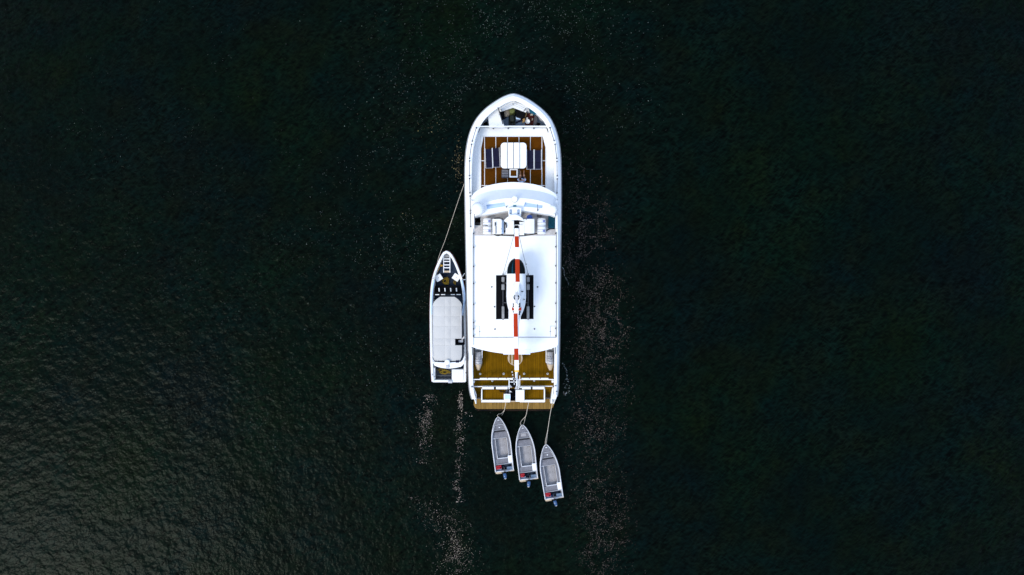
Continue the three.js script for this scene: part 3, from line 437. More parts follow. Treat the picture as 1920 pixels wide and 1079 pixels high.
  const seg = (y0, y1, x0, x1, w0, w1, m, name) => { const c = (x, w, y) => { const o = []; const droop = RH + 0.02 - 0.14 * Math.pow(Math.abs(y - 558) / 140, 2); for (const [u, v] of [[-1, 0], [-0.8, 0.022], [-0.3, 0.03], [0.3, 0.02], [1, 0.003], [0.3, -0.012], [-0.5, -0.018]]) o.push(V(X(x + u * w / 2, RH), droop + v, Z(y, RH))); return o; }; const a = c(x0, w0, y0), b = c(x1, w1, y1); const capA = a.map(() => a[0].clone().lerp(a[4], 0.5)), capB = b.map(() => b[0].clone().lerp(b[4], 0.5)); return [crease(loft([capA, a, b, capB], true), 0.5), m, name]; };
  const b1 = Hp('rotor_blade', seg(529, 548, 970.6, 968.8, 8, 3.6, 0)[0], M.white); b1.userData.label = 'forward rotor blade banded in red and white';
  for (const [y0, y1, x0, x1, m] of [[422.4, 428.2, 968.4, 968.5, 'black'], [428.2, 443, 968.5, 968.9, 'white'], [443, 464, 968.9, 969.4, 'red'], [464, 486, 969.4, 970, 'white'], [486, 529, 970, 970.6, 'red']]) Hp(m === 'red' ? 'red_band' : m === 'black' ? 'tip_cover' : 'white_band', seg(y0, y1, x0, x1, m === 'black' ? 6.6 : 8, 8)[0], M[m], b1);
  const b2 = Hp('rotor_blade', seg(569, 588, 968.4, 966.6, 3.6, 8, 0)[0], M.white); b2.userData.label = 'aft rotor blade banded in red and white with yellow tip';
  for (const [y0, y1, x0, x1, m] of [[588, 632, 966.6, 967.3, 'red'], [632, 654, 967.3, 967.8, 'white'], [654, 676, 967.8, 968.5, 'red'], [676, 695, 968.5, 968.8, 'white'], [695, 698.4, 968.8, 968.9, 'yellow']]) Hp(m === 'red' ? 'red_band' : m === 'yellow' ? 'blade_tip' : 'white_band', seg(y0, y1, x0, x1, 8, 8)[0], M[m], b2);
  // tail boom, stabiliser, fin, tail rotor
  const TB = 5.7; const boom = Hp('tail_boom', bar(P(967.9, 606, 5.66), P(968.6, 712, TB + 0.06), 0.19, 16, 0.085), M.white);
  const stab = (x0, x1) => { const a = P(x0, 655, TB), b = P(x1, 665.2, TB); return box((a.x + b.x) / 2, TB + 0.03, (a.z + b.z) / 2, Math.abs(b.x - a.x), 0.05, b.z - a.z, 0.02); };
  Hp('stabiliser', stab(943.6, 966.4), M.white, boom); Hp('stabiliser', stab(970.6, 994.4), M.white, boom);
  const f = P(968.6, 707, TB); const fs = new THREE.Shape([[0.12, 0.95], [0.5, 0.95], [0.28, 0.05], [0.46, -0.7], [0.24, -0.7], [-0.3, 0.02]].map(p => new THREE.Vector2(p[0], p[1]))); const fin = new THREE.ExtrudeGeometry(fs, { depth: 0.05, bevelEnabled: true, bevelSize: 0.01, bevelThickness: 0.01, bevelSegments: 1 }); fin.rotateY(-Math.PI / 2); fin.translate(f.x + 0.03, TB, f.z); Hp('tail_fin', fin, M.white, boom);
  const tx = P(962.6, 711, TB + 0.1); const th = Hp('tail_rotor_hub', [bar(tx, V(f.x, tx.y, tx.z), 0.045), box(tx.x, tx.y, tx.z, 0.06, 0.16, 0.16, 0.03)], M.railDark);
  for (let k = 0; k < 10; k++) { const u0 = -0.58 + k * 0.116, dir = V(0.16, 0.55, 0.82).normalize(); const a = tx.clone().addScaledVector(dir, u0), b = tx.clone().addScaledVector(dir, u0 + 0.114); const g = new THREE.BoxGeometry(0.055, a.distanceTo(b), 0.09); g.applyQuaternion(new THREE.Quaternion().setFromUnitVectors(V(0, 1, 0), dir)); g.translate((a.x + b.x) / 2, (a.y + b.y) / 2, (a.z + b.z) / 2); Hp('tail_blade_band', g, k % 2 ? M.black : M.white, th); }
  // skids with their pads, cross tubes
  for (const s of [-1, 1]) {
    const px = s < 0 ? 943.2 : 990.2, hs = UD + 0.1;
    const sk = Hp('skid', tube([P(px + 0.0, 513.6, hs + 0.26), P(px, 516.5, hs + 0.06), P(px, 522, hs), P(px, 560, hs), P(px, 600, hs)], 0.04, 30, 8), M.railDark);
    Hp('skid_pad', pbox(px - 2.7, 520, px + 2.7, 528.8, hs + 0.13, UD + 0.02, 0.03), M.grey, sk); Hp('skid_pad', pbox(px - 2.7, 533.4, px + 2.7, 544, hs + 0.13, UD + 0.02, 0.03), M.grey, sk); Hp('skid_pad', pbox(px - 2.4, 575, px + 2.4, 598, hs + 0.1, UD + 0.02, 0.02), M.grey, sk);
    for (const y of [531, 568]) Hp('cross_tube', tube([P(px, y, hs + 0.02), P(px - s * 3, y, hs + 0.35), P(CX + s * 8, y, hs + 0.62), P(CX, y, hs + 0.68)], 0.035, 14), M.railDark);
  }
}
for (const [x0, x1, w] of [[930, 953.4, 'port'], [976.4, 1000.4, 'starboard']]) single('landing_mat', w === 'port' ? 'black rubber landing mat under the helicopter skid on the tender\'s side' : 'black rubber landing mat under the helicopter skid away from the tender', 'mat', prism([[x0, 516.6], [x1, 516], [x1, 598.6], [x0, 599.2]], UD + 0.018, UD + 0.001, 0.004), M.rubber);
single('tie_rope', 'thin dark blade rope to the helicopter skid on the tender\'s side', 'rope', tube([P(966.4, 430, 7.0), P(955, 472, 5.65), P(943.4, 514, 4.5)], 0.014, 10), M.railDark, null, 'ropes holding the rotor blade');
single('tie_rope', 'thin dark blade rope to the helicopter skid away from the tender', 'rope', [tube([P(971, 430, 7.0), P(980, 472, 5.65), P(990, 514, 4.5)], 0.014, 10), box(P(987, 495.6, 5).x, 5, P(987, 495.6, 5).z, 0.1, 0.05, 0.05)], M.railDark, null, 'ropes holding the rotor blade');

// ---------------------------------------------------------------- loose things on the yacht
function raft(px, side) {
  const c = P(px, 424.6, 4.6); const t = thing('life_raft_canister', side, 'life raft', V(c.x, UD, c.z), 'life raft canisters on the flybridge');
  const r = 0.31, L = 1.12; const prof = [[0.0001, -L / 2], [r * 0.8, -L / 2], [r * 0.97, -L / 2 + 0.07], [r, -L / 2 + 0.12], [r, L / 2 - 0.12], [r * 0.97, L / 2 - 0.07], [r * 0.8, L / 2], [0.0001, L / 2]];
  const g = new THREE.LatheGeometry(prof.map(p => new THREE.Vector2(...p)), 28); g.rotateX(Math.PI / 2); g.translate(c.x, UD + 0.4, c.z); const sh = part(t, 'shell', g, M.white);
  for (const z of [-0.42, -0.26, -0.05, 0.05, 0.26, 0.42]) { const b = new THREE.TorusGeometry(r + 0.002, 0.013, 8, 30); b.translate(c.x, UD + 0.4, c.z + z); part(t, 'band', b, Math.abs(z) < 0.1 ? M.railDark : M.grey); }
  for (const z of [-0.34, 0.34]) { const q = []; for (const zz of [z - 0.06, z + 0.06]) { const row = []; for (let k = 0; k <= 5; k++) { const a = lerp(0.22, 0.42, k / 5) * Math.PI; row.push(V(c.x + Math.cos(a) * (r + 0.004), UD + 0.4 + Math.sin(a) * (r + 0.004), c.z + zz)); } q.push(row); } part(t, 'label_plate', loft(q), M.label); }
  part(t, 'cradle', [box(c.x, UD + 0.09, c.z - 0.3, 0.6, 0.18, 0.08), box(c.x, UD + 0.09, c.z + 0.3, 0.6, 0.18, 0.08)], M.grey);
}
raft(913.8, 'white ribbed life raft canister beside the dark stairwell'); raft(1015.4, 'white ribbed life raft canister beside the teal cover');
single('power_cable', 'black cable looped round the white locker beside the stairwell', 'cable', [tube([P(922, 426, 4.5), P(922.6, 432, 4.5), P(926, 439, 4.26), P(932, 442, 4.24), P(940, 440.5, 4.24), P(946.6, 434, 4.4), P(949.6, 425.6, 5.0), P(948.4, 417.6, 5.0)], 0.032, 60), tube([P(905, 422.6, 4.95), P(912, 423.2, 4.95), P(918, 424.8, 4.7), P(922, 426.6, 4.5)], 0.026, 20)], M.black);
single('power_cable', 'black cable running across the deck in front of the locker and rotor tip', 'cable', tube([P(932, 441.2, 4.24), P(948, 441.9, 4.24), P(965, 442.4, 4.24), P(980, 442.4, 4.24), P(994, 440.6, 4.24), P(1007, 438.2, 4.24)], 0.035, 50), M.black);
single('power_cable', 'short black cable curving from the life raft to the teal cover', 'cable', tube([P(1024.6, 433, 4.23), P(1029, 430.2, 4.23), P(1034, 429.4, 4.23), P(1041, 429.2, 4.23)], 0.035, 20), M.black);
single('power_cable', 'thin black cable arching beside the small white dome', 'cable', tube([P(1017.5, 398.5, 4.9), P(1021, 396.2, 5.0), P(1026, 395.6, 5.0), P(1031, 398, 4.8), P(1034, 400, 4.6)], 0.02, 20), M.black);

function lounger(cx, cy, rot, label) {
  const c = P(cx, cy, FD + 0.35); const t = thing('sun_lounger', label, 'sun lounger', V(c.x, FD + 0.015, c.z), 'navy sun loungers beside the spa'); t.rotation.y = rot;
  const L = 1.46, w = 0.50; const add = (n, g, m, p = t) => { const ms = new THREE.Mesh(Array.isArray(g) ? mergeGeometries(g.map(norm)) : norm(g), m); ms.name = n; ms.castShadow = ms.receiveShadow = true; p.add(ms); return ms; };
  add('sling', crease(loft([[V(-w / 2 + 0.03, 0.36, -L / 2 + 0.05), V(0, 0.345, -L / 2 + 0.05), V(w / 2 - 0.03, 0.36, -L / 2 + 0.05)], [V(-w / 2 + 0.03, 0.33, -0.1), V(0, 0.31, -0.1), V(w / 2 - 0.03, 0.33, -0.1)], [V(-w / 2 + 0.03, 0.32, 0.3), V(0, 0.3, 0.3), V(w / 2 - 0.03, 0.32, 0.3)], [V(-w / 2 + 0.03, 0.36, L / 2 - 0.03), V(0, 0.345, L / 2 - 0.03), V(w / 2 - 0.03, 0.36, L / 2 - 0.03)]]), 1), M.navy);
  for (const s of [-1, 1]) { add('side_rail', box(s * (w / 2), 0.36, 0.0, 0.028, 0.05, L, 0.01), M.white); for (const z of [-0.5, 0.5]) add('leg', bar(V(s * w / 2, 0, z), V(s * w / 2, 0.34, z), 0.018), M.white); }
  add('end_bar', [bar(V(-w / 2, 0.36, L / 2 - 0.02), V(w / 2, 0.36, L / 2 - 0.02), 0.014)], M.steel); add('seat_seam', [box(0, 0.318, 0.22, w - 0.08, 0.012, 0.02, 0.004)], M.black);
}
lounger(916.6, 297.2, 0.035, 'navy sun lounger with white rails, outermost on the tender\'s side of the spa');
lounger(930.4, 295.6, 0.045, 'navy sun lounger close beside the spa, on the tender\'s side');
lounger(994.2, 299.4, 0.005, 'navy sun lounger close beside the spa, away from the tender');
lounger(1008.6, 299.4, 0.0, 'navy sun lounger with white rails, outermost away from the tender');
{
  const c = P(947, 325.6, FD + 0.3), t = thing('slatted_stool', 'grey slatted stool on the brown deck behind the spa cover', 'stool', V(c.x, FD + 0.014, c.z));
  part(t, 'frame', prism(roundRect(940.2, 317.4, 954.2, 334, 2), FD + 0.30, FD + 0.24, 0.015), M.darkGrey);
  for (let k = 0; k < 3; k++) part(t, 'slat', pbox(941.2, 318.6 + k * 4.9, 953.2, 322 + k * 4.9, FD + 0.33, FD + 0.29, 0.012), M.midGrey);
  for (const x of [941.4, 953]) for (const y of [319, 332.4]) part(t, 'leg', bar(P(x, y, FD + 0.014), P(x, y, FD + 0.25), 0.025), M.darkGrey);
  const d = P(962.6, 325, FD + 0.4), s = thing('side_table', 'small square table with white frame and brown top behind the spa', 'table', V(d.x, FD + 0.014, d.z));
  part(s, 'frame', prism(rectP(955.2, 317, 970.6, 333), FD + 0.42, FD + 0.37, 0.01, [rectP(957, 318.8, 968.8, 330.6)]), M.white);
  part(s, 'top', pbox(956.6, 318.4, 969.2, 331, FD + 0.395, FD + 0.375, 0.003), M.tile);
  for (const x of [956, 969.8]) for (const y of [318, 332]) part(s, 'leg', bar(P(x, y, FD + 0.014), P(x, y, FD + 0.38), 0.022), M.white);
}
// bow well stowage
{
  const b = 2.1;
  const bag = new THREE.SphereGeometry(0.27, 20, 14); bag.scale(1, 0.75, 1.1); const c = P(949.6, 210, 2.6); bag.translate(c.x, b + 0.2, c.z); single('fender', 'pale round fender in the bow well next to the windlass', 'fender', bag, M.cream);
  const pc = P(972, 222, 2.5); single('storage_bin', 'pale blue bin in the bow well beside the dark walkway', 'bin', [prism([[967.4, 218.4], [977, 219.6], [976, 223.6], [967.4, 223]], 2.55, b, 0.03)], M.paleBlue);
  const bk = P(989.6, 227.4, 2.6), t = thing('bucket', 'white bucket standing among ropes in the bow well', 'bucket', V(bk.x, b, bk.z));
  part(t, 'pail', lathe(V(bk.x, b, bk.z), [[0.0001, 0.02], [0.14, 0.02], [0.155, 0.42], [0.17, 0.43], [0.16, 0.44], [0.145, 0.42], [0.13, 0.3], [0.0001, 0.3]], 22), M.white); part(t, 'bottle', lathe(V(bk.x - 0.03, b, bk.z - 0.27), [[0.0001, 0], [0.075, 0], [0.075, 0.28], [0.03, 0.36], [0.03, 0.4], [0.0001, 0.4]], 16), M.white);
  const r = rng(5); const heap = (cx, cy, rx, ry, n, h, rad) => { const pts = []; for (let k = 0; k < n; k++) { const a = k * 1.9 + r(), q = Math.sqrt(r()); pts.push(P(cx + rx * q * Math.cos(a), cy + ry * q * Math.sin(a), h + 0.14 * r())); } return tube(pts, rad, n * 7, 5); };
  single('rope_coil', 'tan mooring rope running along the bow well', 'rope', [tube([P(986.6, 211, 2.5), P(986, 216, 2.4), P(983, 221, 2.35), P(982, 225, 2.3), P(980.6, 230, 2.2)], 0.05, 24, 6), heap(981.6, 224.6, 3, 5.6, 12, 2.2, 0.035)], M.ropeTan);
  single('cargo_net', 'dark red netting and crates heaped in the bow well', 'netting', [prism([[989, 212], [998, 213], [1003, 217], [1000, 237], [984, 237.4], [986, 222]], 2.22, b + 0.002, 0.04), prism([[992, 211.4], [999, 213.4], [998, 219], [991.6, 217.6]], 2.45, b, 0.05), heap(996, 217, 4, 4, 20, 2.4, 0.02), heap(993, 224, 5, 8, 24, 2.24, 0.022)], M.maroon);
  single('rope_coil', 'pale small rope coil beside the white bucket', 'rope', [heap(997.6, 223.4, 2.4, 2.4, 16, 2.24, 0.022), heap(997, 215, 3, 1.6, 12, 2.5, 0.02)], M.rope);
  single('tarpaulin', 'bright teal tarpaulin tucked under the bow bulwark', 'tarpaulin', [crease(loft([[P(991.6, 201, 3.2), P(992, 206.6, 2.8), P(993, 209.6, 2.6)], [P(997.6, 205.6, 3.15), P(996.4, 208.6, 2.85), P(996.4, 211.6, 2.6)], [P(1002.6, 210.4, 3.1), P(1001, 212.6, 2.8), P(1000.6, 213.6, 2.6)], [P(1006.4, 214.2, 3.0), P(1004, 214.8, 2.75), P(1003, 215, 2.6)]].map(q => q)), 0.6), prism([[993, 208], [1003.6, 213.6], [1001, 215.4], [994, 211.4]], 2.6, b, 0.04)], M.tarp);
}
// covered craft on the aft deck
for (const [cx, cy, dir, label] of [[896.8, 678, 1, 'grey and cream covered watercraft on the aft deck beside the tender'], [1032, 678, -1, 'grey and cream covered watercraft on the aft deck away from the tender']]) {
  const h = 2.1, c = P(cx, cy, h), t = thing('covered_watercraft', label, 'watercraft', V(c.x, 1.62, c.z), 'covered watercraft on the aft deck');
  const st = [[-17, 5.6, 0.28], [-14, 6.4, 0.42], [-6, 6.8, 0.62], [1, 6.8, 0.7], [6, 6.4, 0.6], [10, 5.4, 0.48], [14, 4.2, 0.36], [17, 2.6, 0.22]];
  const row = ([dy, hw, hh], k) => { const o = []; for (let i = 0; i <= 14; i++) { const a = Math.PI * i / 14; const wob = 1 + 0.05 * Math.sin(i * 2.3 + k * 1.7); o.push(V(c.x + X(960 + dir * -dy * 0.02 + hw * Math.cos(a), h) * wob, 1.62 + hh * Math.pow(Math.sin(a), 0.8) * wob, c.z + Z(539.5 + dy, h))); } return o; };
  part(t, 'cover', loft(st.slice(0, 5).map(row)), M.coverGrey); part(t, 'bow_cover', loft(st.slice(4).map((s, k) => row(s, k + 4))), M.cream);
  part(t, 'hull', prism([[cx - 6, cy - 17], [cx + 6, cy - 17], [cx + 6.4, cy + 6], [cx + 2, cy + 17], [cx - 2, cy + 17], [cx - 6.4, cy + 6]], 1.72, 1.60, 0.02), M.cream);
  const rr = rng(cx | 0); part(t, 'cover_strap', [0, 1, 2, 3].map(k => { const dy = -10 + k * 4.5; return tube([0.2, 0.4, 0.5, 0.6, 0.8].map(u => { const a = Math.PI * u; return V(c.x + X(960 + 6.9 * Math.cos(a), h), 1.64 + 0.7 * Math.pow(Math.sin(a), 0.8), c.z + Z(539.5 + dy + 2 * rr(), h)); }), 0.013, 10); }), M.darkGrey);
}
{ // round teak table half under the overhang
  const c = P(966, 672, MD + 0.75), t = thing('round_table', 'round pale teak table half hidden under the deck overhang', 'table', V(c.x, MD, c.z));
  const R = 0.53; const top = part(t, 'table_rim', (() => { const g = new THREE.TorusGeometry(R, 0.03, 8, 40); g.rotateX(Math.PI / 2); g.translate(c.x, MD + 0.72, c.z); return g; })(), M.cream);
  for (let k = 0; k < 9; k++) { const x0 = -R + k * 2 * R / 9 + 0.006, x1 = x0 + 2 * R / 9 - 0.012, w = []; for (let i = 0; i <= 6; i++) { const x = lerp(x0, x1, i / 6); w.push([c.x + x, c.z - Math.sqrt(Math.max(0, R * R - x * x))]); } for (let i = 6; i >= 0; i--) { const x = lerp(x0, x1, i / 6); w.push([c.x + x, c.z + Math.sqrt(Math.max(0, R * R - x * x)) + 0.001]); } part(t, 'plank', prismW(w, MD + 0.745, MD + 0.70), k % 2 ? M.teakPale : M.cream, top); }
  part(t, 'pedestal', [cyl(V(c.x, MD, c.z), 0.07, 0.7, 14), cyl(V(c.x, MD, c.z), 0.3, 0.04, 20)], M.steel);
}

// ---------------------------------------------------------------- the tender alongside
{
  const C = P(839.5, 600, 0); const t = thing('tender_boat', 'long white tender boat with a pale canopy moored alongside the yacht', 'boat', V(C.x, 0, C.z));
  const T = (n, g, m, p, l) => part(t, n, g, m, p, l);
  const G = 1.25;
  const out = [[471.6, 837.6, 838.6], [474, 832.6, 843.4], [480, 828.6, 848.6], [492, 822.6, 855], [508, 816, 861.4], [524, 811.4, 866.6], [545, 808.4, 870.4], [575, 807, 872.4], [620, 806.8, 873.4], [670, 807.6, 873.6], [700, 809, 873.4], [716, 810, 873.2]];
  const pl = smooth(out.map(o => [X(o[1], G), Z(o[0], G)]), 40), sr = smooth(out.map(o => [X(o[2], G), Z(o[0], G)]), 40);
  const gh = i => G + 0.35 * Math.pow(1 - i / 40, 2);
  const rows = pl.map((a, i) => { const b = sr[i], cx = (a[0] + b[0]) / 2, hw = (b[0] - a[0]) / 2, g = gh(i), u = i / 40, ins = 0.12 + 0.35 * Math.exp(-u * 5), sh = 0.9 * Math.exp(-u * 9), q = (s, d, y, dz) => V(cx + s * Math.max(0.01, hw - d), y, a[1] + dz); return [V(a[0], g, a[1]), q(-1, ins * 0.5, g * 0.5, sh * 0.5), q(-1, ins, 0.05, sh), V(cx, -0.45, a[1] + sh * 1.3), q(1, ins, 0.05, sh), q(1, ins * 0.5, g * 0.5, sh * 0.5), V(b[0], g, b[1])]; });
  const last = rows[rows.length - 1]; rows.push(last.map(p => p.clone().lerp(V((last[0].x + last[6].x) / 2, 0.5, last[0].z), 0.98)));
  T('hull', loft(rows), M.hullPaint);
  const rim = [...pl.map((p, i) => [...p, gh(i)]).reverse(), ...sr.map((p, i) => [...p, gh(i)])];
  const off = (d, dh) => rim.map((p, i) => { const a = rim[Math.max(0, i - 1)], b = rim[Math.min(rim.length - 1, i + 1)]; let nx = -(b[1] - a[1]), nz = b[0] - a[0]; const l = Math.hypot(nx, nz) || 1; return V(p[0] + nx / l * d, p[2] + dh, p[1] + nz / l * d); });
  T('gunwale', crease(loft([off(-0.03, -0.1), off(-0.03, 0), off(0.0, 0.03), off(0.13, 0.03), off(0.15, 0), off(0.2, -0.75)]), 0.5), M.white);
  T('rub_rail', tube(off(-0.05, -0.16).filter((_, i) => i % 2 === 0), 0.05, 110, 6), M.maroon);
  const inner = (z0, z1, ins, n = 14) => { const f = (tab, z) => { for (let i = 1; i < tab.length; i++) if (z <= tab[i][1]) return lerp(tab[i - 1][0], tab[i][0], (z - tab[i - 1][1]) / (tab[i][1] - tab[i - 1][1])); return tab[tab.length - 1][0]; }; const a = [], b = []; for (let i = 0; i <= n; i++) { const z = lerp(z0, z1, i / n); a.push([f(pl, z) + ins, z]); b.push([f(sr, z) - ins, z]); } return [...a, ...b.reverse()]; };
  T('foredeck', prismW(inner(Z(477, G), Z(513, G), 0.12), 1.12, 0.9), M.navyDeck);
  T('cockpit_floor', prismW(inner(Z(513, G), Z(716, G), 0.17), 0.5, 0.4), M.navyDeck);
  T('bow_rail', [tube([P(828, 481, 1.9), P(821.5, 495, 1.85), P(815, 511, 1.75), P(811.4, 522.5, 1.65)], 0.028, 20), tube([P(848, 481, 1.9), P(855, 495, 1.85), P(862, 511, 1.75), P(866, 522, 1.65)], 0.028, 20), ...[[828, 481, 1.9], [815, 511, 1.75], [811.4, 522.5, 1.65], [848, 481, 1.9], [862, 511, 1.75], [866, 522, 1.65]].map(([x, y, h]) => bar(P(x, y, 1.25), P(x, y, h), 0.022))], M.white);
  for (const g of [tube([P(813.5, 526, 1.5), P(810.6, 545, 1.5), P(809.4, 570, 1.5), P(809.4, 590, 1.5)], 0.075, 24, 8), tube([P(866, 526, 1.5), P(870, 545, 1.5), P(871.4, 560, 1.5), P(868.6, 580, 1.5), P(866.8, 592, 1.5)], 0.075, 24, 8)]) T('side_tube', g, M.paleBlue);
  T('deck_cleat', [bar(P(867, 519, 1.5), P(871, 513, 1.5), 0.03), bar(P(868, 525, 1.5), P(873, 524.6, 1.5), 0.035), bar(P(810, 523, 1.5), P(813, 522, 1.5), 0.03)], M.steel);
  // two white boxes on the foredeck
  for (const [cx, cy, a] of [[822.2, 521.2, 0.55], [855.3, 520.4, -0.6]]) { const c = P(cx, cy, 1.15), bx = (sx, sy, sz, y, r) => { const g = new RoundedBoxGeometry(sx, sy, sz, 2, r); g.rotateY(a); g.translate(c.x, y, c.z); return g; }; const s = T('bow_seat', bx(0.5, 0.5, 0.44, 0.85, 0.05), M.white); T('seat_lid', bx(0.53, 0.06, 0.47, 1.12, 0.02), M.white, s); T('lid_latch', box(c.x, 1.155, c.z, 0.08, 0.02, 0.03, 0.008), M.railDark, s); }
  // four bucket seats under the front of the canopy
  for (const cx of [819.4, 830.4, 848.6, 859.4]) { const s = T('bucket_seat', box(X(cx, 1), 0.85, Z(545.5, 1), 0.38, 0.2, 0.4, 0.06), M.black); T('seat_back', box(X(cx, 1.2), 1.12, Z(549, 1.2), 0.38, 0.5, 0.09, 0.04), M.black, s); T('headrest', box(X(cx + 0.4, 1.4), 1.4, Z(552.8, 1.4), 0.32, 0.08, 0.07, 0.03), M.white, s); }
  for (const cx of [823, 834, 844.8, 855.6]) T('grab_bar', bar(P(cx, 540.4, 1.45), P(cx + 0.6, 547, 1.45), 0.045, 8), M.white);
  T('console', [pbox(812.5, 536, 868, 552, 0.85, 0.5, 0.04)], M.black);
  // canopy of sewn panels
  const CH = 2.75, xs0 = [811, 833.6, 845, 866], ys0 = [557, 575.4, 594, 612.6, 635.6, 648, 677];
  const edge = y => y < 575 ? 14 * Math.pow(1 - (y - 557) / 18, 2.2) : y > 664 ? 4 * Math.pow((y - 664) / 13, 2) : 0;
  const can = T('canopy_frame', [bar(P(812.5, 575, CH - 0.1), P(812.5, 668, CH - 0.1), 0.04), bar(P(864.6, 575, CH - 0.1), P(864.6, 634, CH - 0.1), 0.04), ...[[813, 576], [813, 666], [864, 576], [864, 668]].map(([x, y]) => bar(P(x, y, 0.5), P(x, y, CH - 0.1), 0.04))], M.aluminium);
  const cham = (u, v) => CH - 0.09 * Math.pow(u * 2 - 1, 2) - 0.05 * Math.pow(v * 2 - 1, 4);
  for (let r = 0; r < 6; r++) for (let c = 0; c < 3; c++) {
    const rowsP = []; for (let j = 0; j <= 8; j++) { const y = lerp(ys0[r] + (r ? 0.05 : 0), ys0[r + 1] - (r < 5 ? 0.05 : 0), j / 8), e = edge(y), row = []; for (let i = 0; i <= 6; i++) { let x = lerp(xs0[c] + (c ? 0.04 : 0), xs0[c + 1] - (c < 2 ? 0.04 : 0), i / 6); x = Math.min(Math.max(x, 811 + e), 866 - e); if (r === 4 && c === 2) x = Math.min(x, 853.2); const u = (x - 811) / 55, v = (y - 557) / 120; const sag = 0.035 * Math.sin(Math.PI * j / 8) * Math.sin(Math.PI * i / 6); row.push(P(x, y, cham(u, v) + sag)); } rowsP.push(row); }
    const low = rowsP.map(q => q.map(p => p.clone().setY(p.y - 0.03)));
    T('canopy_panel', [loft(rowsP), loft(low), loft([rowsP[0], low[0]]), loft([rowsP[8], low[8]]), loft([rowsP.map(q => q[0]), low.map(q => q[0])]), loft([rowsP.map(q => q[6]), low.map(q => q[6])])], M.canvas, can);
  }
  T('helm_hatch', [prism([[853.6, 636.4], [871, 636.4], [871, 646.8], [853.6, 646.8]], 1.9, 1.7, 0.02)], M.black);
  T('spot_lamp', [box(X(864, 2.2), 2.2, Z(640, 2.2), 0.35, 0.14, 0.2, 0.05), bar(P(864, 640, 2.1), P(871, 631, 2.3), 0.06)], M.aluminium);
  const arch = T('stern_arch', [prism([[811.4, 672], [812.4, 676], ...smooth([[816, 679], [838, 680], [862, 679]], 10), [867, 676], [870.4, 668], [872, 668], [870.4, 682], [866.6, 686.4], ...smooth([[864, 688.4], [850, 691], [838, 691.6], [826, 690], [815, 686.6]], 12), [811.4, 680]], 2.7, 2.5, 0.04)], M.white);
  T('arch_leg', [bar(P(813, 680, 0.6), P(812.4, 680, 2.6), 0.06), bar(P(868.6, 678, 0.6), P(868.6, 678, 2.6), 0.06)], M.white, arch);
  const rc = P(838.4, 680, 2.9); T('radome', lathe(V(rc.x, 2.7, rc.z), [[0.13, 0], [0.19, 0.04], [0.2, 0.14], [0.16, 0.2], [0.0001, 0.22]], 24), M.white, arch); T('radome_bracket', [pbox(836, 685.4, 841.6, 690.6, 2.8, 2.68, 0.02)], M.aluminium, arch);
  T('dark_panel', pbox(854.4, 676.6, 860.4, 680.6, 2.73, 2.69, 0.008), M.navy, arch); for (const x of [815.6, 821, 829, 834.8, 863.6]) T('arch_lamp', [cyl(P(x, 678, 2.7).setY(2.69), 0.04, 0.07, 10)], M.railDark, arch);
  // after cockpit
  T('aft_floor', prismW(W(rectP(815.6, 691, 848, 712.6), 0.6), 0.56, 0.5), M.darkGrey);
  T('floor_bar', pbox(815.6, 704.6, 847, 705.8, 0.62, 0.55, 0.01), M.grey);
  const eb = T('engine_box', pbox(847.4, 693.6, 869, 714, 1.2, 0.5, 0.04), M.white); T('engine_lid', pbox(847.0, 693.2, 869.2, 711.8, 1.25, 1.18, 0.02), M.white, eb);
  T('transom', pbox(811.4, 713, 872.2, 717.4, 1.22, 0.2, 0.03), M.white); T('transom_plate', pbox(840, 714.4, 847.6, 719, 1.3, 0.9, 0.02), M.aluminium);
  T('inner_side', [pbox(811.8, 690, 815.6, 713, 1.18, 0.5, 0.02), pbox(869.2, 690, 872.2, 713, 1.18, 0.5, 0.02)], M.white);
  T('stern_cleat', [bar(P(811, 701, 1.4), P(811, 704.6, 1.4), 0.025), bar(P(872.6, 699, 1.4), P(876, 702, 1.4), 0.03), cyl(P(813.6, 707, 1.2).setY(1.2), 0.035, 0.05, 8), cyl(P(871.6, 706.6, 1.2).setY(1.2), 0.035, 0.05, 8)], M.railDark);
  T('trim_tab', [pbox(829, 718.2, 833, 721, 0.35, 0.15, 0.02), pbox(812, 717.6, 872, 719, 0.3, 0.1, 0.02)], M.black);
  // boarding ladder lying on the foredeck
  const lh = 1.35, lc = P(838, 494, lh); const L = thing('boarding_ladder', 'white ladder lying on the dark foredeck of the tender', 'ladder', V(lc.x, 1.13, lc.z));
  for (const x of [831.8, 843.6]) part(L, 'side_rail', bar(P(x, 478, lh), P(x, 511.4, lh), 0.035, 8), M.white);
  for (const y of [478.4, 481.6, 485.8, 490.6, 497, 502.4]) part(L, 'rung', box(X(837.7, lh), lh, Z(y, lh), 0.46, 0.04, y < 483 ? 0.12 : 0.075, 0.015), y < 483 ? M.grey : M.white);
  part(L, 'foot_plate', box(X(837.7, lh), lh, Z(509.6, lh), 0.46, 0.05, 0.14, 0.02), M.cream);
  part(L, 'rail_foot', [bar(P(832, 480, 1.12), P(832, 480, lh), 0.025), bar(P(843.4, 480, 1.12), P(843.4, 480, lh), 0.025), bar(P(832, 509, 1.12), P(832, 509, lh), 0.025), bar(P(843.4, 509, 1.12), P(843.4, 509, lh), 0.025)], M.grey);
  const r = rng(77), coil = (cx, cy, rx, ry, n, h, rad) => { const pts = []; for (let k = 0; k < n; k++) { const a = k * 1.15 + 0.9 * r(), q = 0.25 + 0.8 * r(); pts.push(P(cx + rx * q * Math.cos(a) + 2 * (r() - 0.5), cy + ry * q * Math.sin(a) + 2 * (r() - 0.5), h + 0.10 * r())); } return tube(pts, rad, n * 6, 5); };
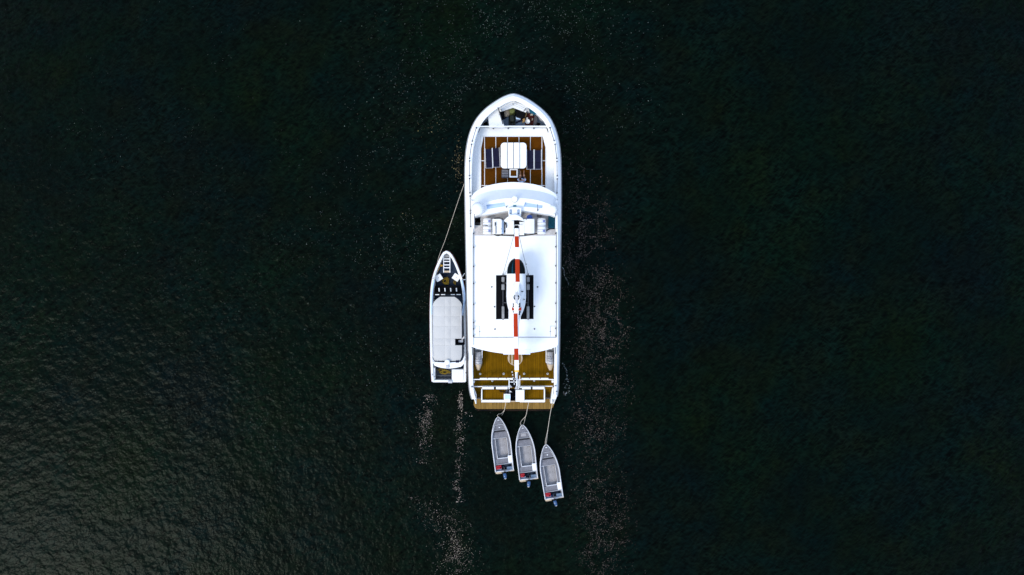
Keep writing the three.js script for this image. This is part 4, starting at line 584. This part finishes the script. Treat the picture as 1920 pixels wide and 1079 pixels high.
  single('rope_coil', 'tangled yellow rope lying in the stern cockpit of the tender', 'rope', [coil(834, 697.4, 12, 5, 34, 0.62, 0.028), coil(826, 694, 6, 3, 14, 0.62, 0.025)], M.ropeYellow);
  single('rope_coil', 'loose brownish rope tangled behind the tender\'s ladder', 'rope', [coil(834.6, 526.4, 7, 8.6, 40, 0.58, 0.022), coil(852.6, 530, 2.4, 3.6, 16, 0.58, 0.02)], M.ropeYellow);
  single('dock_line', 'yellow line from a cleat to the tender\'s foredeck box', 'rope', [tube([P(825.4, 495, 1.2), P(826.6, 498.4, 1.17), P(825, 500, 1.15), P(820, 510, 1.15), P(815.4, 518, 1.15)], 0.022, 24), tube([P(824.6, 498, 1.2), P(829, 497.4, 1.22), P(828.4, 499.6, 1.2), P(826, 496, 1.24)], 0.03, 16)], M.yellow);
}

// ---------------------------------------------------------------- three aluminium dinghies astern
const dinghyKit = (() => {
  const L = 4.36, N = 30, w = u => 0.735 * Math.pow(Math.sin(Math.min(u / 0.52, 1) * Math.PI / 2), 0.64) * (u > 0.52 ? 1 - 0.04 * (u - 0.52) / 0.48 : 1), z = u => -L / 2 + L * u, gh = u => 0.56 + 0.24 * Math.pow(1 - u, 2);
  const U = Array.from({ length: N + 1 }, (_, i) => Math.pow(i / N, 1.35) * 0.975);
  const rows = U.map(u => { const a = w(u), g = gh(u), s = 0.35 * Math.exp(-u * 9); return [V(-a, g, z(u)), V(-a * 0.93, g * 0.55, z(u) + s * 0.4), V(-a * 0.78, 0.04, z(u) + s), V(0, -0.2, z(u) + s * 1.3), V(a * 0.78, 0.04, z(u) + s), V(a * 0.93, g * 0.55, z(u) + s * 0.4), V(a, g, z(u))]; });
  const lastR = rows[rows.length - 1]; rows.push(lastR.map(p => p.clone().lerp(V(0, 0.2, lastR[0].z), 0.97)));
  const side = s => U.map(u => V(s * w(u), gh(u), z(u)));
  const gun = s => loft([[0.012, -0.05], [0.02, 0.012], [-0.045, 0.012], [-0.05, -0.03], [-0.14, -0.42]].map(([d, dy]) => U.map(u => V(s * Math.max(0.004, w(u) + d), gh(u) + dy, z(u)))));
  const deck = (u0, u1, y, ins, xl = -9, xr = 9, th = 0.04, bv = 0.008) => { const a = [], b = []; for (let i = 0; i <= 8; i++) { const u = lerp(u0, u1, i / 8), k = Math.max(0.01, w(u) - ins); a.push([Math.max(-k, xl), z(u)]); b.push([Math.min(k, xr), z(u)]); } return prismW([...a, ...b.reverse()], y, y - th, bv); };
  const bx = (x0, x1, u0, u1, top, bot, r = 0.015) => box((x0 + x1) / 2, (top + bot) / 2, (z(u0) + z(u1)) / 2, x1 - x0, top - bot, z(u1) - z(u0), r);
  return { L, w, z, gh, rows, gun, deck, bx };
})();
function dinghy(bow, stern, label, opt) {
  const k = dinghyKit, b = P(bow[0], bow[1], 0.6), s = P(stern[0], stern[1], 0.6), c = b.clone().add(s).multiplyScalar(0.5);
  const t = thing('aluminium_dinghy', label, 'dinghy', V(c.x, 0, c.z), 'grey dinghies moored astern'); t.rotation.y = Math.atan2(s.x - b.x, s.z - b.z);
  const add = (n, g, m, p = t, l) => { const list = (Array.isArray(g) ? g : [g]).map(norm); const ms = new THREE.Mesh(list.length > 1 ? mergeGeometries(list) : list[0], m); ms.name = n; ms.castShadow = ms.receiveShadow = true; if (l) ms.userData.label = l; p.add(ms); return ms; };
  add('hull', loft(k.rows), M.aluminium);
  add('gunwale', [k.gun(-1), k.gun(1)], M.aluminium);
  add('bow_deck', k.deck(0.012, 0.135, 0.72, 0.03), M.midGrey);
  const fd2 = add('anchor_deck', k.deck(0.15, 0.235, 0.62, 0.10), M.midGrey);
  add('anchor_hatch', opt.hatch ? k.bx(-0.2, 0.2, 0.158, 0.215, 0.635, 0.60) : k.bx(-0.05, 0.05, 0.19, 0.205, 0.64, 0.6), opt.hatch ? M.floorGrey : M.white, fd2);
  const tr = u => k.w(u) - 0.09, rl = [[-tr(0.26), 0.265], [-tr(0.2), 0.2], [-tr(0.15) * 0.9, 0.143], [tr(0.15) * 0.9, 0.143], [tr(0.2), 0.2], [tr(0.26), 0.265]];
  add('bow_rail', [...poly(rl.map(([x, u]) => V(x, 0.74, k.z(u))), 0.017), ...[0, 2, 3, 5].map(i => bar(V(rl[i][0], 0.58, k.z(rl[i][1])), V(rl[i][0], 0.74, k.z(rl[i][1])), 0.014)), bar(V(-tr(0.24), 0.66, k.z(0.238)), V(tr(0.24), 0.66, k.z(0.238)), 0.014)], M.aluminium);
  add('step_well', k.deck(0.235, 0.29, 0.36, 0.1), M.darkGrey);
  add('forward_bench', k.deck(0.285, 0.39, 0.45, 0.08, -9, 9, 0.2), M.midGrey);
  add('bench_edge', [k.bx(-0.66, -0.42, 0.385, 0.4, 0.47, 0.4), bar(V(-0.42, 0.455, k.z(0.392)), V(0.44, 0.455, k.z(0.392)), 0.016)], M.aluminium);
  add('floor', k.deck(0.385, 0.76, 0.14, 0.12, -0.44, 0.48), M.floorGrey);
  add('side_bench', k.deck(0.392, 0.75, 0.43, 0.07, -9, -0.43, 0.3), M.midGrey);
  add('side_bench', k.deck(0.392, 0.70, 0.43, 0.07, 0.47, 9, 0.3), M.midGrey);
  add('seat_edge', [k.bx(-0.44, 0.46, 0.742, 0.758, 0.47, 0.36), bar(V(-0.43, 0.445, k.z(0.4)), V(-0.43, 0.445, k.z(0.745)), 0.02), bar(V(0.465, 0.445, k.z(0.4)), V(0.465, 0.445, k.z(0.69)), 0.02), k.bx(0.44, 0.475, 0.66, 0.75, 0.47, 0.2), k.bx(-0.45, -0.4, 0.69, 0.75, 0.47, 0.2)], M.aluminium);
  add('rear_bench', k.deck(0.758, 0.85, 0.45, 0.07, -9, 0.36, 0.3), M.midGrey);
  add('stern_box', k.deck(0.715, 0.845, 0.5, 0.05, 0.38, 9, 0.4, 0.02), M.white);
  add('well_floor', k.deck(0.85, 0.965, 0.2, 0.1), M.navyDeck);
  add('rear_rail', bar(V(-0.6, 0.5, k.z(0.853)), V(0.62, 0.5, k.z(0.853)), 0.02), M.aluminium);
  add('splash_tray', [k.deck(0.915, 0.972, 0.42, 0.06, 0.2, 9), k.deck(0.93, 0.972, 0.36, 0.06, -9, -0.2)], M.blueGrey);
  add('transom', [k.bx(-0.70, 0.70, 0.968, 0.985, 0.5, 0.0), k.bx(-0.26, 0.26, 0.966, 0.99, 0.58, 0.1)], M.aluminium);
  add('swim_step', [k.bx(-0.70, -0.24, 0.985, 1.02, 0.36, 0.28, 0.02), bar(V(-0.62, 0.36, k.z(1.02)), V(-0.2, 0.36, k.z(1.02)), 0.02)], M.cream); add('swim_step', [k.bx(0.24, 0.74, 0.975, 1.005, 0.36, 0.28, 0.02)], M.cream);
  const zm = k.z(1.0), mo = add('outboard_motor', [box(0, 0.35, zm + 0.02, 0.2, 0.5, 0.14, 0.03), box(0, -0.1, zm + 0.12, 0.1, 0.7, 0.16, 0.03)], M.black);
  const cs = [[-0.18, 0.06, 0.1], [-0.14, 0.14, 0.2], [-0.02, 0.175, 0.26], [0.14, 0.165, 0.25], [0.26, 0.13, 0.18], [0.32, 0.06, 0.09]];
  add('cowling', loft(cs.map(([dz, hw, hh]) => Array.from({ length: 17 }, (_, i) => { const a = 2 * Math.PI * i / 16; return V(hw * Math.cos(a), 0.72 + hh * Math.sin(a) * 0.9, zm + 0.12 + dz); }))), M.black, mo);
  add('cowling_top', loft(cs.slice(1).map(([dz, hw, hh]) => Array.from({ length: 9 }, (_, i) => { const a = Math.PI * (0.28 + 0.44 * i / 8); return V((hw + 0.012) * Math.cos(a), 0.72 + (hh + 0.012) * Math.sin(a) * 0.9, zm + 0.12 + dz); }))), M.blue, mo);
  add('cowling_stripe', loft(cs.slice(4).map(([dz, hw, hh]) => Array.from({ length: 7 }, (_, i) => { const a = Math.PI * (0.32 + 0.36 * i / 6); return V((hw + 0.02) * Math.cos(a), 0.72 + (hh + 0.022) * Math.sin(a) * 0.9, zm + 0.12 + dz); }))), M.white, mo);
  add('tiller', bar(V(0, 0.7, zm), V(opt.tiller, 0.74, zm - 0.45), 0.025), M.railDark, mo);
  mo.rotation.y = opt.turn; mo.position.set(-Math.sin(opt.turn) * zm, 0, zm - Math.cos(opt.turn) * zm);
  add('stern_cable', tube(opt.gear.map(([x, u]) => V(x, 0.26, k.z(u))), 0.022, 24), M.black);
  add('bow_cleat', [box(0, 0.75, k.z(0.06), 0.14, 0.05, 0.05, 0.015)], M.white);
  t.updateMatrixWorld(true);
  // fuel tank: a thing of its own that stands in the stern
  const q = t.localToWorld(V(-0.44, 0.22, k.z(0.905))); const f = thing('fuel_tank', opt.tank, 'fuel tank', q, 'red fuel tanks in the dinghies'); f.rotation.y = t.rotation.y + opt.tt;
  add('tank', box(0, 0.13, 0, opt.tw, 0.26, 0.3, 0.06), M.redPlastic, f); add('handle', tube([V(-0.12, 0.25, 0), V(-0.08, 0.31, 0), V(0.08, 0.31, 0), V(0.12, 0.25, 0)], 0.018, 14), M.redPlastic, f); add('cap', cyl(V(opt.tw * 0.3, 0.25, 0.06), 0.04, 0.05, 12), M.black, f);
  add('fuel_hose', tube([V(opt.tw * 0.4, 0.2, 0.05), V(0.35, 0.1, 0.1), V(0.42, 0.25, 0.25), V(0.44, 0.4, 0.42)], 0.014, 16), opt.hose, f);
  return t;
}
dinghy([933.6, 780], [946.4, 888], 'grey aluminium dinghy nearest the tender, on the looped rope', { hatch: false, tiller: 0.02, turn: 0.02, gear: [[-0.3, 0.9], [-0.15, 0.88], [0.02, 0.91], [0.1, 0.95], [-0.05, 0.96], [-0.2, 0.93]], tank: 'red fuel tank in the stern of the dinghy nearest the tender', tt: 0.1, tw: 0.5, hose: M.black });
dinghy([979.4, 796], [991.6, 902], 'grey aluminium dinghy in the middle, with a square bow hatch', { hatch: true, tiller: 0.05, turn: -0.2, gear: [[-0.25, 0.94], [-0.1, 0.9], [0.05, 0.88], [0.12, 0.93], [0.0, 0.965]], tank: 'red fuel tank in the stern of the middle dinghy', tt: 0.0, tw: 0.36, hose: M.black });
dinghy([1023.2, 833], [1039.6, 937.4], 'grey aluminium dinghy farthest astern, on the longest rope', { hatch: false, tiller: 0.06, turn: 0.16, gear: [[-0.2, 0.95], [-0.05, 0.9], [0.15, 0.9], [0.1, 0.96], [-0.1, 0.97]], tank: 'red fuel tank with blue hose in the farthest astern dinghy', tt: -0.15, tw: 0.46, hose: M.blueDeep });
single('mooring_rope', 'looped pale rope from the platform to the dinghy nearest the tender', 'rope', [tube([P(948.6, 754.6, 1.3), P(947, 763, 0.9), P(945.4, 770, 0.55), P(940, 776, 0.3), P(935, 777, 0.5), P(932.6, 779.4, 0.75), P(934, 782.6, 0.78)], 0.018, 40, 5), tube([P(946.2, 769, 0.5), P(943, 776, 0.25), P(941, 779, 0.05)], 0.014, 12, 5)], M.rope);
single('mooring_rope', 'pale rope from the platform to the middle dinghy', 'rope', [tube([P(991.4, 754.6, 1.3), P(988.6, 768, 0.9), P(985.4, 781, 0.5), P(979, 788, 0.45), P(975.8, 794, 0.6), P(977.6, 798.6, 0.76), P(980.2, 800.6, 0.76)], 0.018, 40, 5), tube([P(985.6, 780, 0.5), P(983.4, 790, 0.5), P(981.8, 796.5, 0.72)], 0.015, 14, 5)], M.rope);
single('mooring_rope', 'long straight pale rope to the dinghy farthest astern', 'rope', [tube([P(1036, 755.6, 1.4), P(1032, 775, 1.0), P(1026.8, 808, 0.7), P(1022.4, 832, 0.76), P(1023.4, 836.8, 0.77)], 0.018, 40, 5), tube([P(1027.4, 806, 0.72), P(1025.8, 820, 0.6), P(1024, 834, 0.76)], 0.015, 14, 5)], M.rope);
single('mooring_rope', 'pale rope from the yacht side to the tender bow', 'rope', tube([P(870.6, 344, 3.2), P(860, 374, 2.7), P(846, 416, 2.1), P(834, 452, 1.6), P(824.6, 476, 1.5), P(820, 492, 1.5)], 0.014, 50, 5), M.rope);

// ---------------------------------------------------------------- person seated against the wheelhouse
(function person() {
  const o = P(979, 338.6, FD + 0.1); o.y = FD + 0.02;
  const t = thing('person', 'person in a pale blue shirt sitting against the wheelhouse front', 'person', o);
  // joints in metres from the seat point; +z is aft (towards the wheelhouse), legs forward
  const J = { pel: [0, 0.12, 0.02], waist: [-0.02, 0.3, 0.05], chest: [-0.05, 0.48, 0.06], neck: [-0.09, 0.62, 0.03], head: [-0.14, 0.76, -0.02], sl: [-0.23, 0.56, 0.05], sr: [0.14, 0.56, 0.06], el: [-0.3, 0.32, -0.04], er: [0.24, 0.33, -0.03], wl: [-0.16, 0.3, -0.24], wr: [0.15, 0.31, -0.24], hl: [-0.09, 0.1, 0], hr: [0.09, 0.1, 0], kl: [-0.13, 0.44, -0.3], kr: [0.13, 0.42, -0.32], al: [-0.12, 0.08, -0.5], ar: [0.12, 0.08, -0.52], tl: [-0.13, 0.04, -0.7], tr: [0.14, 0.04, -0.72] };
  const B = [['pel', 'waist', 0.125, 0.12], ['waist', 'chest', 0.12, 0.135], ['chest', 'neck', 0.11, 0.055], ['neck', 'head', 0.055, 0.06], ['sl', 'sr', 0.07, 0.07], ['sl', 'el', 0.055, 0.044], ['el', 'wl', 0.043, 0.03], ['sr', 'er', 0.055, 0.044], ['er', 'wr', 0.043, 0.03], ['hl', 'kl', 0.085, 0.06], ['kl', 'al', 0.058, 0.036], ['al', 'tl', 0.042, 0.032], ['hr', 'kr', 0.085, 0.06], ['kr', 'ar', 0.058, 0.036], ['ar', 'tr', 0.042, 0.032]];
  const cap = (p, a, b, ra, rb) => { const dx = b[0] - a[0], dy = b[1] - a[1], dz = b[2] - a[2], l = dx * dx + dy * dy + dz * dz; let u = ((p[0] - a[0]) * dx + (p[1] - a[1]) * dy + (p[2] - a[2]) * dz) / (l || 1); u = u < 0 ? 0 : u > 1 ? 1 : u; return Math.hypot(p[0] - a[0] - u * dx, p[1] - a[1] - u * dy, p[2] - a[2] - u * dz) - (ra + (rb - ra) * u); };
  const smin = (a, b, k) => { const h = Math.max(0, k - Math.abs(a - b)) / k; return Math.min(a, b) - h * h * k * 0.25; };
  const field = (bones, k, grow = 0) => p => { let d = 9; for (const [a, b, ra, rb] of bones) d = smin(d, cap(p, typeof a === 'string' ? J[a] : a, typeof b === 'string' ? J[b] : b, ra, rb), k); return d - grow; };
  const headF = p => { const q = J.head, e = (x, y, z, rx, ry, rz) => (Math.hypot((p[0] - q[0] - x) / rx, (p[1] - q[1] - y) / ry, (p[2] - q[2] - z) / rz) - 1) * Math.min(rx, ry, rz); let d = smin(e(0, 0.02, 0, 0.076, 0.112, 0.095), e(0, -0.05, -0.03, 0.055, 0.06, 0.06), 0.04); d = smin(d, e(0, -0.005, -0.105, 0.014, 0.026, 0.018), 0.015); d = smin(d, e(-0.08, 0, 0.01, 0.012, 0.03, 0.02), 0.01); d = smin(d, e(0.08, 0, 0.01, 0.012, 0.03, 0.02), 0.01); d = Math.max(d, -e(-0.03, 0.015, -0.1, 0.014, 0.009, 0.012)); d = Math.max(d, -e(0.03, 0.015, -0.1, 0.014, 0.009, 0.012)); return smin(d, e(0, -0.055, -0.09, 0.024, 0.007, 0.01), 0.008); };
  function march(fn, c, half, res) {
    const mc = new MarchingCubes(res, new THREE.MeshBasicMaterial(), false, false, 120000); mc.isolation = 0; const r = res;
    for (let k = 0; k < r; k++) for (let j = 0; j < r; j++) for (let i = 0; i < r; i++) { const f = n => (n - r / 2) / (r / 2); mc.field[i + j * r + k * r * r] = -fn([c[0] + f(i) * half, c[1] + f(j) * half, c[2] + f(k) * half]); }
    mc.update(); const n = mc.count, g = new THREE.BufferGeometry(); g.setAttribute('position', new THREE.BufferAttribute(mc.positionArray.slice(0, n * 3), 3)); g.setAttribute('normal', new THREE.BufferAttribute(mc.normalArray.slice(0, n * 3), 3)); g.scale(half, half, half); g.translate(...c); g.deleteAttribute('normal'); const mg = mergeVertices(g, 1e-5); mg.computeVertexNormals(); return mg;
  }
  const hand = (w, s) => { const d = [0, -0.25, -0.97], b = [[w, [w[0] + 0.0, w[1] - 0.02, w[2] - 0.075], 0.028, 0.034]]; for (let f = 0; f < 4; f++) { const x = w[0] + (f - 1.5) * 0.021, l = [0.062, 0.072, 0.068, 0.054][f], a = [x, w[1] - 0.022, w[2] - 0.085], m = [x, w[1] - 0.03, w[2] - 0.085 - l * 0.5], e = [x, w[1] - 0.055, w[2] - 0.085 - l * 0.85]; b.push([a, m, 0.0095, 0.0088], [m, e, 0.0088, 0.0075]); } b.push([[w[0] - s * 0.026, w[1] - 0.012, w[2] - 0.03], [w[0] - s * 0.052, w[1] - 0.025, w[2] - 0.07], 0.012, 0.0105], [[w[0] - s * 0.052, w[1] - 0.025, w[2] - 0.07], [w[0] - s * 0.048, w[1] - 0.038, w[2] - 0.1], 0.0105, 0.0085]); return march(field(b, 0.008), [w[0], w[1] - 0.03, w[2] - 0.07], 0.13, 70); };
  const put = (n, gs, m, parent) => { const g = gs.length > 1 ? mergeGeometries(gs.map(norm)) : norm(gs[0]); const ms = new THREE.Mesh(g, m); ms.name = n; ms.castShadow = ms.receiveShadow = true; (parent || t).add(ms); return ms; };
  const body = put('body', [march(field(B, 0.05), [0, 0.4, -0.3], 0.58, 84), march(headF, [J.head[0], J.head[1], J.head[2]], 0.16, 80), hand(J.wl, -1), hand(J.wr, 1)], M.skin);
  const half = (a, b, f) => J[a].map((v, i) => lerp(v, J[b][i], f));
  put('shirt', [march(p => Math.max(field([B[0], B[1], ['chest', 'neck', 0.11, 0.05], B[4], ['sl', half('sl', 'el', 0.7), 0.06, 0.055], ['sr', half('sr', 'er', 0.7), 0.06, 0.055]], 0.05, 0.016)(p), p[1] - 0.61, 0.1 - p[1]), [0, 0.36, 0], 0.45, 80)], M.shirt);
  put('shorts', [march(field([['hl', half('hl', 'kl', 0.72), 0.095, 0.078], ['hr', half('hr', 'kr', 0.72), 0.095, 0.078], ['hl', 'hr', 0.115, 0.115]], 0.04, 0.01), [0, 0.22, -0.1], 0.4, 70)], M.shorts);
  put('hair', [march(p => { const q = J.head; const d = (Math.hypot((p[0] - q[0]) / 0.086, (p[1] - q[1] - 0.03) / 0.115, (p[2] - q[2] - 0.012) / 0.1) - 1) * 0.086; return Math.max(d, -(p[2] - q[2] + 0.05 - (q[1] + 0.09 - p[1]) * 0 + Math.max(0, p[1] - q[1] - 0.06) * 1.2), -(p[1] - q[1] + 0.06)); }, [J.head[0], J.head[1], J.head[2]], 0.16, 64)], M.hair);
})();

// ---------------------------------------------------------------- drifting foam and imitation glint flecks
(function foam() {
  const r = rng(2024), gauss = () => { let s = 0; for (let k = 0; k < 4; k++) s += r(); return (s - 2) * 1.0; };
  const pts = []; const inBoat = (x, y) => (x > 868 && x < 1054 && y > 172 && y < 772) || (x > 804 && x < 876 && y > 470 && y < 722);
  const lace = (x, y) => { const wx = x + 6 * vn(x / 9, y / 9, 256), wy = y + 6 * vn(x / 9 + 50, y / 9, 256); const a = 1 - Math.abs(2 * vn(wx / 13, wy / 19, 256) - 1), b = vn(x / 34 + 20, y / 48, 256); return Math.pow(a, 3) * (0.25 + 1.2 * b * b) + 0.07; };
  const add = (x, y, s, c) => { if (!inBoat(x, y) && (c > 1 || r() < lace(x, y) * 1.3)) pts.push([x, y, s, c]); };
  const clump = (cx, cy, sx, sy, n, s0, s1, c) => { for (let k = 0; k < n; k++) { const q = r(); add(cx + gauss() * sx, cy + gauss() * sy, lerp(s0, s1, q * q), c); } };
  // broad band on the side away from the tender
  for (let k = 0; k < 46000; k++) { const y = 230 + 850 * r(), cx = table([[230, 1075], [400, 1085], [560, 1118], [660, 1118], [760, 1128], [860, 1105], [960, 1130], [1079, 1130]], y), den = table([[230, 0.10], [400, 0.35], [520, 0.7], [560, 1], [680, 1], [760, 0.6], [860, 0.35], [960, 0.45], [1079, 0.4]], y); if (r() < den) add(cx + gauss() * 46 + 34 * (vn(y / 17, 8.8, 256) - 0.5), y, lerp(0.009, 0.025, r() * r()), 0); }
  // streaks astern of the tender
  for (let k = 0; k < 4200; k++) { const y = 728 + 215 * r(); if (r() < 0.12 + 0.9 * Math.pow(vn(y / 14, 1.1, 256), 1.6)) add(table([[728, 872], [770, 874], [800, 858], [850, 862], [900, 858], [945, 866]], y) + gauss() * 8 + 14 * (vn(y / 6, 4.4, 256) - 0.5), y, lerp(0.012, 0.036, r() * r()), 1); }
  for (let k = 0; k < 2600; k++) { const y = 740 + 130 * r(); if (r() < 0.15 + 0.8 * vn(y / 20, 6.1, 256)) add(table([[740, 800], [800, 796], [870, 798]], y) + gauss() * 14, y, lerp(0.010, 0.032, r() * r()), 1); }
  for (let k = 0; k < 5200; k++) { const y = 930 + 149 * r(); if (r() < 0.3 + 0.5 * vn(y / 25, 2.1, 256)) add(table([[930, 800], [980, 835], [1030, 862], [1079, 850]], y) + gauss() * 36, y, lerp(0.010, 0.032, r() * r()), 1); }
  // scattered flecks ahead and abeam: foam, and pale specks imitating water glints
  for (let k = 0; k < 6500; k++) { const x = 965 + 190 * gauss(), y = -10 + 260 * r(); if (r() < vn(x / 45, y / 45, 256) * vn(x / 12, y / 12, 256) * 1.6) add(x, y, lerp(0.014, 0.04, r() * r() * r()), 2); }
  for (let k = 0; k < 6500; k++) { const x = 770 + 130 * gauss(), y = 460 + 330 * gauss(); if (r() < Math.pow(vn(x / 38 + 9, y / 38, 256), 2) * vn(x / 10, y / 10, 256) * 1.7) add(x, y, lerp(0.014, 0.042, r() * r() * r()), r() < 0.2 ? 3 : 2); }
  for (let k = 0; k < 5000; k++) { const x = 380 + 330 * gauss(), y = 540 + 480 * gauss(); if (r() < Math.pow(vn(x / 60 + 3, y / 60, 256), 3) * 1.3) add(x, y, lerp(0.012, 0.034, r() * r() * r()), 2); }
  clump(860, 305, 8, 40, 120, 0.016, 0.045, 3); clump(815, 245, 30, 30, 40, 0.016, 0.05, 3); clump(490, 805, 40, 24, 40, 0.012, 0.03, 2); clump(865, 748, 8, 16, 110, 0.02, 0.05, 1);
  // bubble line and wash next to the hull
  for (let k = 0; k < 17; k++) { const u = k / 16; add(1053.5 + 12 * u + 1.2 * Math.sin(u * 9), 500 + 34 * u, 0.022 + 0.02 * r(), 4); }
  for (let k = 0; k < 36; k++) { const u = r(); add(1053 + 10 * Math.sin(u * 2.2) + gauss() * 1.8, 679 + 34 * u, lerp(0.014, 0.04, r()), 4); }
  for (let k = 0; k < 40; k++) add(1056 + 12 * r(), 712 + 30 * r(), lerp(0.016, 0.036, r()), 4);
  for (let k = 0; k < 110; k++) { const u = r(); add(872 + 14 * u + gauss() * 5, 724 + 60 * r(), lerp(0.02, 0.045, r()), 1); }
  const sh = new THREE.SphereGeometry(1, 6, 3, 0, Math.PI * 2, 0, Math.PI / 2); sh.scale(1, 0.35, 0.8); { const p = sh.attributes.position, q = rng(9); for (let i = 0; i < p.count; i++) { const f = 0.8 + 0.4 * vn(p.getX(i) * 2 + 7, p.getZ(i) * 2 + 3, 256); p.setXYZ(i, p.getX(i) * f, p.getY(i), p.getZ(i) * f); } sh.computeVertexNormals(); }
  const im = new THREE.InstancedMesh(sh, mat(1, 1, 1, 0.6), pts.length), m4 = new THREE.Matrix4(), qt = new THREE.Quaternion(), col = new THREE.Color();
  const pal = [[0.17, 0.118, 0.10], [0.25, 0.195, 0.16], [0.10, 0.115, 0.10], [0.10, 0.075, 0.028], [0.16, 0.17, 0.17]];
  pts.forEach(([x, y, s, c], i) => { qt.setFromAxisAngle(V(0, 1, 0), r() * 6.28); m4.compose(V(X(x, 0), 0.045, Z(y, 0)), qt, V(s * (0.8 + 0.9 * r()), s, s)); im.setMatrixAt(i, m4); const p = pal[c], b = 0.3 + 1.3 * Math.pow(r(), 2); col.setRGB(p[0] * b, p[1] * b * (0.92 + 0.16 * r()), p[2] * b * (0.85 + 0.25 * r())); im.setColorAt(i, col); });
  im.name = 'foam_and_glints'; im.userData = { kind: 'stuff', label: 'pale flecks of foam in bands and scattered flecks imitating glints on the water', category: 'foam' }; scene.add(im);
  console.log('foam', pts.length);
})();

renderer.render(scene, camera);
